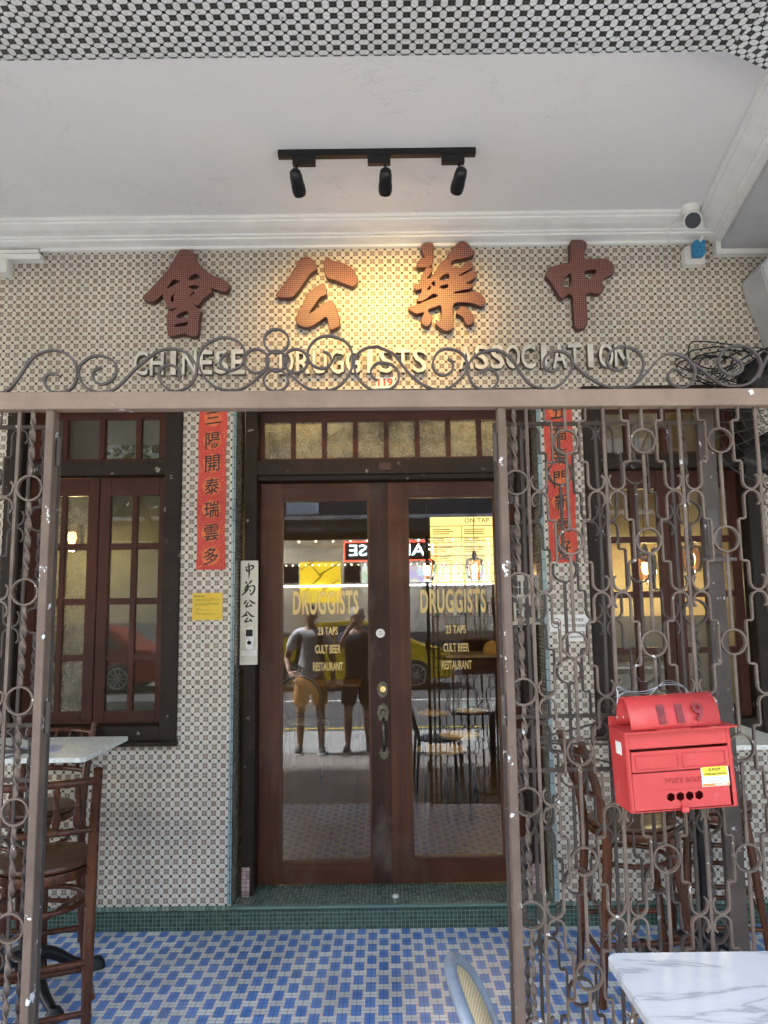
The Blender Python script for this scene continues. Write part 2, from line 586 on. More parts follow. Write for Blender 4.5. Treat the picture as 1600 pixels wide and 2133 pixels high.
CANE = M('cane_webbing').set(.6)
_x = CANE.xyz(); _a = (_x[1] / .011).fract(); _b = (_x[2] / .011).fract()
CANE.color(CANE.mix((_a - .5).abs().max((_b - .5).abs()).gt(.3), (.40, .27, .11), (.72, .58, .34))); CANE = CANE.mat
GREYBLUE = plain('blue_grey_rattan_frame', (.125, .155, .195), .45, 0, .3, 14)
PAVE = M('brick_pavers').set(.8)
_bk = PAVE.node('ShaderNodeTexBrick'); _bk.inputs['Color1'].default_value = (.25, .225, .21, 1); _bk.inputs['Color2'].default_value = (.19, .172, .162, 1)
_bk.inputs['Mortar'].default_value = (.12, .1, .09, 1); _bk.inputs['Scale'].default_value = 1; _bk.inputs['Mortar Size'].default_value = .006
_bk.inputs['Brick Width'].default_value = .2; _bk.inputs['Row Height'].default_value = .1
PAVE.nt.links.new(PAVE.coord(), _bk.inputs[0]); PAVE.color(_bk.outputs[0]); PAVE = PAVE.mat
CONC = plain('concrete', (.27, .275, .27), .85, 0, .25, 3)
ASPH = plain('asphalt', (.055, .056, .058), .85, 0, .3, 30)
LINEY = plain('yellow_road_paint', (.62, .42, .06), .7, 0, .2, 20)
LINEW = plain('white_road_paint', (.7, .7, .68), .7, 0, .2, 20)

D = 4.27                      # front face of the tiled wall
# ------------------------------------------------------------------ ground
def flat(name, x0, x1, y0, y1, z, mat, thick=.3):
    return tag(MB().box(x0, x1, y0, y1, z - thick, z).build(name, mat), kind='structure')

flat('ground', -60, 60, -60, 60, -.2, ASPH, .5)
flat('floor', -3.4, 3.4, 2.22, 4.262, 0, FLOOR, .15)
flat('pavement', -14, 14, -.19, 2.22, -.004, PAVE, .15)
flat('kerb', -14, 14, -1.93, -.19, -.012, CONC, .15)
flat('road', -40, 40, -12.2, -1.93, -.12, ASPH, .06)
flat('yellow_line', -40, 40, -2.34, -2.25, -.116, LINEY, .003)
flat('yellow_line', -40, 40, -2.93, -2.84, -.116, LINEY, .003)
flat('white_line', -40, 40, -6.55, -6.42, -.116, LINEW, .003)
flat('far_pavement', -40, 40, -16, -12.2, .02, CONC, .2)
flat('interior_floor', -2.7, 2.7, 4.6, 11.4, .12, mosaic('interior_floor_tiles', (0, 1), .055, (.10, .075, .045), (.03, .022, .018), .1, var=.2), .1)

# ------------------------------------------------------------------ the shophouse
house = thing('shophouse', 'shophouse front clad in cream octagon mosaic tiles under a white five foot way ceiling', 'building', (0, D, 0))
HO = (0, D, 0)
def part(mb, name, mat, smooth=False, bevel=0, parent=None):
    return mb.build(name, mat, parent or house, smooth, bevel, HO if parent in (None, house) else None)

xs = [-3.4, -2.13, -1.135, -.832, .872, 1.165, 2.13, 3.4]
zs = [.12, .96, 2.905, 3.95]
solid = {}
for i in range(7):
    for k in range(3):
        solid[i, k] = not ((i in (1, 5) and k == 1) or (i == 3 and k in (0, 1)))
wall = MB()
Y0, Y1 = D, D + .33
for (i, k), sl in solid.items():
    if not sl: continue
    x0, x1, z0, z1 = xs[i], xs[i + 1], zs[k], zs[k + 1]
    wall.add([(x0, Y0, z0), (x1, Y0, z0), (x1, Y0, z1), (x0, Y0, z1)], [(0, 1, 2, 3)], 0)
    wall.add([(x0, Y1, z0), (x1, Y1, z0), (x1, Y1, z1), (x0, Y1, z1)], [(3, 2, 1, 0)], 2)
    for di, dk, q in ((-1, 0, (x0, x0, z0, z1)), (1, 0, (x1, x1, z0, z1)), (0, -1, (x0, x1, z0, z0)), (0, 1, (x0, x1, z1, z1))):
        if not solid.get((i + di, k + dk), False):
            a, b, c, d = q
            if di: wall.add([(a, Y0, c), (a, Y1, c), (a, Y1, d), (a, Y0, d)], [(0, 1, 2, 3)], 1)
            else: wall.add([(a, Y0, c), (b, Y0, c), (b, Y1, c), (a, Y1, c)], [(0, 1, 2, 3)], 1)
part(wall, 'tiled_wall', [WALL_T, REVEAL, PLASTER])

# rounded pale blue edging at the door opening, pink foot tiles
for x in (-.832, .872):
    sx = -1 if x < 0 else 1
    part(MB().box(min(x, x + sx * .022), max(x, x + sx * .022), D - .006, D + .02, .125, 2.9), 'edge_tiling', BLUE_EDGE, bevel=.004)
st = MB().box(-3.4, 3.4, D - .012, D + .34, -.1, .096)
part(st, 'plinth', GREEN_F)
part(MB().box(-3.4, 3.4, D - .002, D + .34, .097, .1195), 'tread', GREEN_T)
nose = MB().tube([(-.832, D - .004, .108), (.872, D - .004, .108)], .0125, 12)
part(nose, 'step_nosing', plain('green_nosing', (.07, .13, .11), .35, 0, .2), True)

# door frame in dark paint
FY0, FY1 = D + .13, D + .3
fr = [(-.805, -.737, .12, 2.905), (.775, .845, .12, 2.905)]
for a, b, z0, z1 in fr:
    part(MB().box(a, b, FY0, FY1, z0, z1), 'door_post', FRAME, bevel=.004)
    part(MB().box(a + .004, b - .02 if a < 0 else b - .004, FY0 - .006, FY1, .12, .27), 'post_foot', PINK_MOS)
part(MB().box(-.737, .775, FY0 + .01, FY1, 2.44, 2.528), 'transom_bar', FRAME, bevel=.004)
part(MB().box(-.737, .775, FY0 + .035, FY1, 2.412, 2.44), 'transom_stop', FRAME, bevel=.003)
part(MB().box(-.737, .775, FY0 + .01, FY1, 2.84, 2.905), 'head_beam', FRAME, bevel=.004)
part(MB().box(-.025, .045, FY0 + .006, FY0 + .02, 2.462, 2.505), 'closer_plate', plain('oxide_plate', (.05, .022, .02), .6), bevel=.002)
# transom light of eight panes
ty0, ty1 = D + .235, D + .275
tr = MB()
tr.box(-.737, .775, ty0, ty1, 2.528, 2.556); tr.box(-.737, .775, ty0, ty1, 2.78, 2.84)
tx = [-.737 + .028 + i * (1.512 - .028) / 8 for i in range(9)]
for i, x in enumerate(tx):
    tr.box(x - .028, x, ty0 - .004, ty1 - .002, 2.55, 2.79)
transom = part(tr, 'transom_window', WINH, bevel=.003)
for i in range(8):
    MB().box(tx[i], tx[i + 1] - .028, .252, .256, 2.556, 2.78).build('pane', TGLASS, transom)

# two door leaves
def leaf(x0, x1, gx0, gx1, gz0, gz1, y0, worn):
    y1 = y0 + .045
    a = MB(); z0, z1 = .132, 2.41
    sl = MB().box(x0, gx0, y0, y1, z0, z1); sr = MB().box(gx1, x1, y0, y1, z0, z1)
    d = MB()
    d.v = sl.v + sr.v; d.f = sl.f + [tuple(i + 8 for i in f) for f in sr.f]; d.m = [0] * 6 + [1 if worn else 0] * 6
    d.box(gx0, gx1, y0 + .0015, y1, gz1, z1, 2); d.box(gx0, gx1, y0 + .0015, y1, z0, gz0, 2)
    lf = part(d, 'door', [DOORW, DOORD, DOORH], bevel=.002)
    bd = MB(); w = .011
    bd.box(gx0, gx0 + w, y0 - D - .003, y1 - D, gz0, gz1); bd.box(gx1 - w, gx1, y0 - D - .003, y1 - D, gz0, gz1)
    bd.box(gx0 + w, gx1 - w, y0 - D - .003, y1 - D, gz1 - w, gz1); bd.box(gx0 + w, gx1 - w, y0 - D - .003, y1 - D, gz0, gz0 + w)
    bd.build('glazing_bead', BEAD, lf, bevel=.002)
    MB().box(gx0 + w, gx1 - w, y0 - D + .018, y0 - D + .022, gz0 + w, gz1 - w).build('glass_pane', GLASS, lf)
    return lf
DY = 4.535
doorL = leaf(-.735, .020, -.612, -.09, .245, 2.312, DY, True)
doorR = leaf(.022, .773, .135, .660, .258, 2.325, DY, False)
def lettering(lf, cx, w):
    y = DY - D + .0165
    text('gold_lettering', 'DRUGGISTS', GOLD, lf, (cx, y, 1.70), w, .140, .0006, .028, space=1.12)
    text('gold_lettering', '23 TAPS', GOLD, lf, (cx + .012, y, 1.535), .118, .048, .0006, .022)
    text('gold_lettering', 'CULT BEER', GOLD, lf, (cx + .012, y, 1.43), .15, .05, .0006, .022)
    text('gold_lettering', 'RESTAURANT', GOLD, lf, (cx + .012, y, 1.33), .175, .05, .0006, .022)
lettering(doorL, -.35, .385); lettering(doorR, .40, .385)
# ironmongery on the left leaf's meeting stile
yk = DY - D
hx = -.032
def rosette(n, cx, cz, rx, rz, y, lobes=10):
    p = []
    for k in range(60):
        a = 2 * math.pi * k / 60
        q = 1 + .07 * math.cos(lobes * a)
        p.append((cx + rx * q * math.cos(a), cz + rz * q * math.sin(a)))
    return MB().prism(p, y - .006, y + .001, 'y').build(n, BRASSD, doorL, True, .0015)
rosette('lock_plate', hx + .01, 1.197, .03, .045, yk)
MB().lathe([(.0, -.016), (.017, -.016), (.02, -.012), (.02, 0)], (hx + .012, yk - .004, 1.2), 20, 'y').build('lock_cylinder', plain('polished_brass', (.6, .48, .22), .25, 1), doorL, True)
rosette('handle_plate', hx + .012, 1.065, .033, .052, yk, 8)
rosette('handle_plate', hx + .015, .842, .026, .034, yk, 8)
MB().lathe([(.0, -.02), (.012, -.02), (.016, -.008), (.016, 0)], (hx + .012, yk - .004, 1.07), 14, 'y').build('handle_boss', BRASSD, doorL, True)
hp = catmull([(hx + .013, yk - .01, 1.035), (hx + .013, yk - .045, 1.01), (hx + .014, yk - .055, .95), (hx + .015, yk - .045, .89), (hx + .015, yk - .008, .855)], 8)
MB().tube(hp, .009, 10, radii=[.008 + .004 * math.sin(math.pi * i / (len(hp) - 1)) for i in range(len(hp))]).build('pull_handle', BRASSD, doorL, True)
stk = MB().lathe([(.0, -.0012), (.026, -.0012), (.026, 0)], (hx + .002, yk, 1.518), 28, 'y').build('push_sticker', PLASTIC_W, doorL)
text('sticker_text', 'PUSH', BLACKP, stk, (hx + .002, yk - .0016, 1.511), .026, .006, .0003)
text('sticker_text', '推', BLACKP, stk, (hx + .002, yk - .0016, 1.527), .011, .011, .0003)

# ------------------------------------------------------------------ casement windows
def window(sgn, label):
    X = lambda a: a if sgn < 0 else a + 3.262       # right window is the left one moved along
    root = house
    w0, w1 = -2.13, -1.135
    y0, y1 = D + .005, D + .16
    fx = MB()
    for a, b, c, d in ((w0, w0 + .095, .96, 2.905), (w1 - .095, w1, .96, 2.905)):
        fx.box(X(a), X(b), y0 - .02, y1, c, d)
    fx.box(X(w0 + .095), X(w1 - .095), y0 - .018, y1, .96, 1.045)
    fx.box(X(w0 + .095), X(w1 - .095), y0 + .015, y1, 2.432, 2.51)
    fx.box(X(w0 + .095), X(w1 - .095), y0 - .018, y1, 2.83, 2.905)
    wf = part(fx, 'window', FRAME, bevel=.005)
    MB().box(X(w0 - .01), X(w1 + .01), -.05, .0, .945, .968).build('sill', FRAME, wf, bevel=.004)
    # top light
    t0, t1 = w0 + .095, w1 - .095
    tl = MB(); ya, yb = .10, .14
    tl.box(X(t0), X(t1), ya, yb, 2.51, 2.54); tl.box(X(t0), X(t1), ya, yb, 2.775, 2.83)
    px = [t0 + .055, t0 + .165, t0 + .195, t0 + .355, t0 + .388, t0 + .405 + .012]
    cuts = [(t0, t0 + .07), (t0 + .175, t0 + .205), (t0 + .367, t0 + .4025 + .0345), (t1 - .205, t1 - .175), (t1 - .07, t1)]
    cuts[2] = ((t0 + t1) / 2 - .017, (t0 + t1) / 2 + .017)
    for a, b in cuts: tl.box(X(a), X(b), ya - .003, yb - .002, 2.535, 2.78)
    tw = tl.build('top_light', WINH, wf, bevel=.003)
    for i in range(4):
        MB().box(X(cuts[i][1]), X(cuts[i + 1][0]), ya + .02, ya + .024, 2.54, 2.775).build('pane', WGLASS, wf)
    mid = (t0 + t1) / 2
    for a, b, inner in ((t0 + .004, mid - .002, 1), (mid + .002, t1 - .004, 0)):
        sa, sb = (.055, .062) if not inner else (.062, .055)
        lf = MB(); yl, yr = .095, .135
        lf.box(X(a), X(a + sb), yl, yr, 1.05, 2.428, 0); lf.box(X(b - sa), X(b), yl, yr, 1.05, 2.428, 0)
        lf.box(X(a + sb), X(b - sa), yl + .001, yr, 1.05, 1.115, 1); lf.box(X(a + sb), X(b - sa), yl + .001, yr, 2.325, 2.428, 1)
        mx = (a + sb + b - sa) / 2
        lf.box(X(mx - .016), X(mx + .016), yl + .003, yr - .004, 1.115, 2.325, 0)
        hz = (2.325 - 1.115 - 3 * .036) / 4
        zc = []
        for r in range(4):
            z = 1.115 + r * (hz + .036); zc.append(z)
            if r < 3:
                lf.box(X(a + sb), X(mx - .016), yl + .004, yr - .004, z + hz, z + hz + .036, 1)
                lf.box(X(mx + .016), X(b - sa), yl + .004, yr - .004, z + hz, z + hz + .036, 1)
        cs = lf.build('casement', [WINW, WINH], wf, bevel=.003)
        for z in zc:
            for p, q in ((a + sb, mx - .016), (mx + .016, b - sa)):
                MB().box(X(p), X(q), yl + .018, yl + .022, z, z + hz).build('pane', LGLASS if inner and sgn < 0 else WGLASS, wf)
    return wf
winL = window(-1, None); winR = window(1, None)

# ------------------------------------------------------------------ ceiling, cornice, beams
CZ = 3.85
part(MB().box(-3.6, 3.6, 1.9, D + .1, CZ, CZ + .12), 'ceiling', CEIL)
prof = [(-.23, 0), (-.23, -.018), (-.212, -.02), (-.212, -.03), (-.2, -.034), (-.17, -.045), (-.115, -.052), (-.115, -.062), (-.095, -.064), (-.095, -.074), (-.06, -.08), (-.02, -.082), (-.02, 0)]
part(MB().prism([(a, b) for a, b in [(p[0] + D, p[1] + CZ) for p in prof]], -3.4, 1.95, 'x'), 'cornice', TRIM)
part(MB().box(-1.985, 1.86, D - .028, D - .0, CZ - .098, CZ - .0815), 'cornice_band', TRIM)
# right hand cornice, running out towards the street and slightly skewed
A0, A1 = Vector((1.80, 4.12, 0)), Vector((1.555, 2.62, 0))
dv = (A1 - A0).normalized(); nv = Vector((dv.y, -dv.x, 0)) * -1
if nv.x < 0: nv = -nv
sc = MB()
n = len(prof); vs = []
for base in (A0 - dv * .2, A1):
    for p in prof:
        q = base + nv * (p[0] + .23) * .9
        vs.append((q.x, q.y, CZ + p[1] * 1.3))
sc.add(vs, [tuple(range(n)), tuple(range(2 * n - 1, n - 1, -1))] + [(i, (i + 1) % n, n + (i + 1) % n, n + i) for i in range(n)])
part(sc, 'cornice', TRIM)
sb = MB()
q0, q1 = A0 + nv * .155 - dv * .16, A1 + nv * .155
sb.prism([(q0.x, q0.y), (q1.x, q1.y), (3.5, q1.y), (3.5, q0.y)], 3.705, CZ, 'z')
part(sb, 'side_beam', PLASTER)
part(MB().box(q0.x - .035, 2.3, D - .05, D, 3.672, 3.702), 'cornice_band', TRIM)
part(MB().box(q0.x - .035, q0.x - .002, D - .05, D, 3.702, 3.79), 'cornice_band', TRIM)
# left hand trunking and box
part(MB().box(-2.6, -1.968, D - .06, D, 3.69, 3.722), 'cornice_band', TRIM)
part(MB().box(-2.6, -1.99, D - .04, D, 3.735, 3.757), 'trunking', TRIM)
part(MB().box(-2.4, -2.145, D - .09, D, 3.6, 3.688), 'junction_box', PLASTIC_W, bevel=.006)
# street beam: tiled soffit with a splayed corner
BZ = 3.55
B1, B2 = (1.205, 2.432), (1.42, 2.545)
mitre = (1.33, 1.85)
main = [(-3.6, 2.432), (-3.6, 1.85), mitre, B1]
part(MB().prism(main, BZ, BZ + .3, 'z', 0), 'beam', SOFF_T)
ang = math.atan2(B2[1] - B1[1], B2[0] - B1[0])
sp = MB()
ctr = Vector((B1[0], B1[1], 0)); Rm = Matrix.Rotation(-ang, 3, 'Z')
far = Vector((B1[0] + 2.0 * math.cos(ang), B1[1] + 2.0 * math.sin(ang), 0))
poly = [Vector((mitre[0], mitre[1], 0)), Vector((3.6, 1.85, 0)), Vector((3.6, far.y, 0)), far, ctr]
pl = [(Rm @ (p - ctr)) for p in poly]
so = MB().prism([(p.x, p.y) for p in pl], BZ, BZ + .3, 'z').build('beam', SOFF_T, house)
so.location = (ctr.x, ctr.y - D, 0); so.rotation_euler = (0, 0, ang)
# upper storeys over the walkway, and the side piers of the walkway
part(MB().box(-3.6, 3.6, 1.85, 12, CZ + .121, 8), 'upper_storey', PLASTER)
part(MB().box(-3.6, 3.6, .25, 1.849, BZ, BZ + .45), 'shade_slab', PLASTER)  # unseen slab added to keep sun and sky off the table and gate
for x0, x1 in ((2.62, 3.6), (-3.6, -2.62)):
    part(MB().box(x0, x1, 1.86, 2.4, 0, BZ - .001), 'pier', PLASTER)
cb = MB().prism([(2.09, 3.50), (2.16, 3.58), (2.5, 3.6), (2.5, 2.9), (2.3, 2.95), (2.2, 3.1), (2.16, 3.25), (2.12, 3.36)], 4.02, D - .001, 'y')
part(cb, 'bracket', PLASTER, bevel=.01)
# the neighbours on both sides carry the covered walkway on
for x0, x1, sd in ((-14, -3.61, 'left'), (3.61, 14, 'right')):
    nb = thing('neighbour_shophouse', 'plain plastered shophouse adjoining on the ' + sd, 'building', ((x0 + x1) / 2, D, 0), 0)
    m = MB(); m.box(x0, x1, D + .3, 12, 0, 3.84); m.box(x0, x1, .25, 12, 3.85, 8)
    m.build('wall', PLASTER, nb, off=((x0 + x1) / 2, D, 0))
    tag(MB().box(x0, x1, 2.22, D + .3, -.15, 0).build('walkway', CONC), kind='structure')
# room behind
room = MB()
room.box(-2.75, -2.7, 4.61, 11.4, .02, 3.9); room.box(2.7, 2.75, 4.61, 11.4, .02, 3.9)
room.box(-2.75, 2.75, 11.4, 11.5, .02, 3.9); room.box(-2.75, 2.75, 4.61, 11.4, 3.75, 3.8)
part(room, 'interior_wall', plain('interior_plaster', (.17, .135, .09), .8, 0, .1, 2))
part(MB().box(-2.7, -.9, 5.9, 5.96, .13, 3.74), 'partition', plain('partition_paint', (.2, .19, .13), .8, 0, .3, 3))
part(MB().box(1.0, 2.7, 6.2, 6.26, .13, 3.74), 'partition', plain('partition_cream', (.5, .38, .2), .8, 0, .2, 2))
part(MB().box(1.02, 2.7, 6.16, 6.198, .13, 1.58), 'shade_board', plain('dark_wainscot', (.03, .02, .014), .5, 0, .3))  # added dark board, paints the lower right window panes as unlit
part(MB().box(-2.7, -.92, 5.86, 5.898, .13, 1.58), 'shade_board', plain('dark_wainscot_paint', (.025, .022, .018), .5, 0, .3))  # same added board behind the left window, darkness put into its colour

# ------------------------------------------------------------------ wrought iron gates
GA = math.atan(.027)
GY = 2.35
def gp(x, y=0): return (x * math.cos(GA) - y * math.sin(GA), GY + x * math.sin(GA) + y * math.cos(GA), 0)
def gl(px, py):             # photo point on the gate plane, in gate coordinates
    v = ray(px, py)
    t = GY / (v.y - .027 * v.x)
    return (v.x * t / math.cos(GA), EYE + v.z * t)

ZR0, ZR1 = 2.277, 2.332
def scroll_profile(cx, z, sx, T):
    r = .0245
    half = [(.0435, 0), (.0435, .058), (.0445, .063), (.048, .066), (.060, .066), (.064, .069), (.065, .075), (.065, .131)]
    ac = (.065 + r, .1315)
    for k in range(1, 11):
        a = math.pi + math.pi * k / 10
        half.append((ac[0] + r * math.cos(a), ac[1] - r * math.sin(a)))
    half += [(.115, .122), (.1115, .115), (.1065, .1095)]
    k = T / .316
    up = [(u, -v) for u, v in reversed(half)][:-1]
    return [(cx + sx * u, 0, z - v * k) for u, v in up + half]

def ring(root, x, y, z, mat):
    jx, jz, r = random.gauss(0, .0009), random.gauss(0, .0012), .0385 + random.gauss(0, .0005)
    m = MB().tube([(x + jx + r * math.cos(a * math.pi / 18), y, z + jz + r * math.sin(a * math.pi / 18)) for a in range(36)], 1, closed=True, flat=(.0055, .015), ref=(0, 1, 0))
    for sx, sz in ((-1, 0), (1, 0), (0, 1), (0, -1)):       # weld lumps
        c = (x + jx + sx * .041, y - .004, z + jz + sz * .041)
        m.lathe([(0, -.0055), (.004, -.0035), (.0052, 0), (.004, .0035), (0, .0055)], c, 7)
    m.build('ring', mat, root, True)

def grille(root, x0, bars, cells, tw, zA, z0col, T, zb, zt, mat, y=0, rays=None):
    """one flat grille; coordinates along the gate, minus x0 so that the root sits at its base"""
    for b in bars:
        jb = [random.gauss(0, .0011) for _ in range(6)]
        MB().tube([(b - x0 + jb[k], y, zb + (zt - zb) * k / 5) for k in range(6)], 1, flat=(.0094, .0094), ref=(0, 1, 0)).build('bar', mat, root)
    for c in cells:
        prev = zt
        for z in [zA - T * k for k in range(9)]:
            if z < zb + .03: continue
            if z + .045 < zt:
                ring(root, c - x0, y, z, mat)
            if prev > z + .045:
                MB().tube([(c - x0, y, prev), (c - x0, y, z + .041)], 1, flat=(.0086, .0086), ref=(0, 1, 0)).build('bar', mat, root)
            prev = z - .041
            for sx in (-1, 1):
                pts = scroll_profile(c - x0, z, sx, T)
                if z == zA and zA + .15 > zt:
                    lo = [(a, y, h) for a, _, h in pts if zb < h < z + .0755]
                    pts = [(c - x0 + sx * .065, y, zt)] + lo
                else:
                    pts = [(a, y, h) for a, _, h in pts if zb < h < zt]
                if len(pts) > 3:
                    MB().tube(pts, 1, flat=(.0056, .013), ref=(0, 1, 0)).build('scroll', mat, root)
        if prev > zb:
            MB().tube([(c - x0, y, prev), (c - x0, y, zb)], 1, flat=(.0086, .0086), ref=(0, 1, 0)).build('bar', mat, root)
    for t in tw:
        prev = zt
        for z in [z0col - T * 1.012 * k for k in range(9)]:
            if z < zb + .03: continue
            ring(root, t - x0, y, z, mat)
            twist_bar(root, t - x0, y, prev, z + .041, mat)
            prev = z - .041
        twist_bar(root, t - x0, y, prev, zb, mat)

def twist_bar(root, x, y, z1, z0, mat):
    if z1 - z0 < .03: return
    n = max(4, int((z1 - z0) / .006))
    e = .018
    pts, tw = [], []
    m = MB()
    L = z1 - z0
    sec = [(-.0058, -.0048), (.0058, -.0048), (.0058, .0048), (-.0058, .0048)]
    # square bar: plain ends, twisted middle with a slight bulge
    vs, fs = [], []
    for i in range(n + 1):
        f = i / n; z = z1 - L * f
        a = min(max((f * L - e) / max(.001, L - 2 * e), 0), 1)
        w = a * round((L - 2 * e) / .052) * math.pi
        g = min(1, 8 * a, 8 * (1 - a)); k = 1 + .55 * g
        for (p, q) in sec:
            p2, q2 = p * k, q * (1 - .42 * g)
            vs.append((x + p2 * math.cos(w) - q2 * math.sin(w), y + p2 * math.sin(w) + q2 * math.cos(w), z))
    for i in range(n):
        for k in range(4):
            l = (k + 1) % 4
            fs.append((i * 4 + k, i * 4 + l, i * 4 + 4 + l, i * 4 + 4 + k))
    fs += [(0, 1, 2, 3), tuple(n * 4 + k for k in (3, 2, 1, 0))]
    m.add(vs, fs).build('twisted_bar', mat, root)

def hinge(root, x, y, z, mat):
    m = MB()
    m.tube([(x, y, z - .045), (x, y, z + .045)], .0085, 10)
    for k in (-.016, .016): m.lathe([(.0095, z + k - .002), (.0105, z + k), (.0095, z + k + .002)], (x, y, 0), 10)
    m.build('hinge', mat, root, True)

# fixed panel right of the opening
T = .3135
rg = thing('gate_grille', 'fixed wrought iron grille with light brown flaking frame bar carrying the red post box', 'gate', gp(.372), GA, 'wrought iron gate panels')
grille(rg, .372, [.452, .695, .939, 1.183, 1.427, 1.671], [.5735, .817, 1.061, 1.305, 1.549], [.412], 2.168, 2.037, T, .012, ZR0, IRON)
MB().box(-.013, .013, -.012, .022, .0, ZR0).build('stile', STILE, rg, bevel=.002)
for z in (2.15, 1.35, .33): hinge(rg, -.02, .0, z, IRONF)
# leaf folded open behind it
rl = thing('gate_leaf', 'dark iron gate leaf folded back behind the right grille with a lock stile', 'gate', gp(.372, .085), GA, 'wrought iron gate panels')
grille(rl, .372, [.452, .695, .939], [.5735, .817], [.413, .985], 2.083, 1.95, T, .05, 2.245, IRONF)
m = MB(); m.box(-.012, .010, -.01, .01, .04, 2.25); m.box(.655, .712, -.012, .012, .04, 2.30)
m.build('stile', IRONF, rl, bevel=.002)
m = MB()
for z in (2.245, 1.318, 1.157, .05): MB().box(.01, .655, -.012, .0, z - .006, z + .006).build('rail', IRONF, rl)
m = MB()
for k, (ex, ez) in enumerate(((.36, 1.31), (.4, 1.252), (.4, 1.225), (.36, 1.165))):
    MB().tube([(.045, .006, 1.238), (ex, .006, ez)], 1, flat=(.006, .006)).build('ray', IRONF, rl)
m = MB(); m.box(.664, .702, -.016, -.011, 1.84, 1.96); m.box(.66, .73, -.028, -.012, 1.79, 1.805); m.tube([(.64, -.02, 1.797), (.75, -.02, 1.797)], .006, 8)
m.build('lock_plate', chipped('lock_steel', (.09, .08, .075), amount=.66), rl, bevel=.001)
# fixed panel left, and its leaf folded behind
lg = thing('gate_grille', 'fixed wrought iron grille at the left edge with flaking hinge post', 'gate', gp(-1.04), GA, 'wrought iron gate panels')
grille(lg, -1.04, [-1.125, -1.368, -1.612], [-1.2465, -1.49], [-1.0825], 2.164, 2.035, T, .012, ZR0, IRON)
MB().box(-.0, .026, -.012, .03, 0, ZR0).build('stile', STILE, lg, bevel=.002)
for z in (2.15, 1.35, .33): hinge(lg, .034, .012, z, IRONF)
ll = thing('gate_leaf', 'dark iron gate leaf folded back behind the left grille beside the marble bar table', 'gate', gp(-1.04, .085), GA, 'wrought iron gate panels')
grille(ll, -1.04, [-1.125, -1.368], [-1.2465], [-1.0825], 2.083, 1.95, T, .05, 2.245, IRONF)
MB().box(-.01, .012, -.01, .01, .04, 2.25).build('stile', IRONF, ll, bevel=.002)
m = MB()
for z in (2.245, 1.318, 1.157, .05): MB().box(-.45, -.01, -.012, .0, z - .006, z + .006).build('rail', IRONF, ll)
m = MB()
for ex, ez in ((-.36, 1.31), (-.4, 1.252), (-.4, 1.225), (-.36, 1.165)): MB().tube([(-.045, .006, 1.238), (ex, .006, ez)], 1, flat=(.006, .006)).build('ray', IRONF, ll)

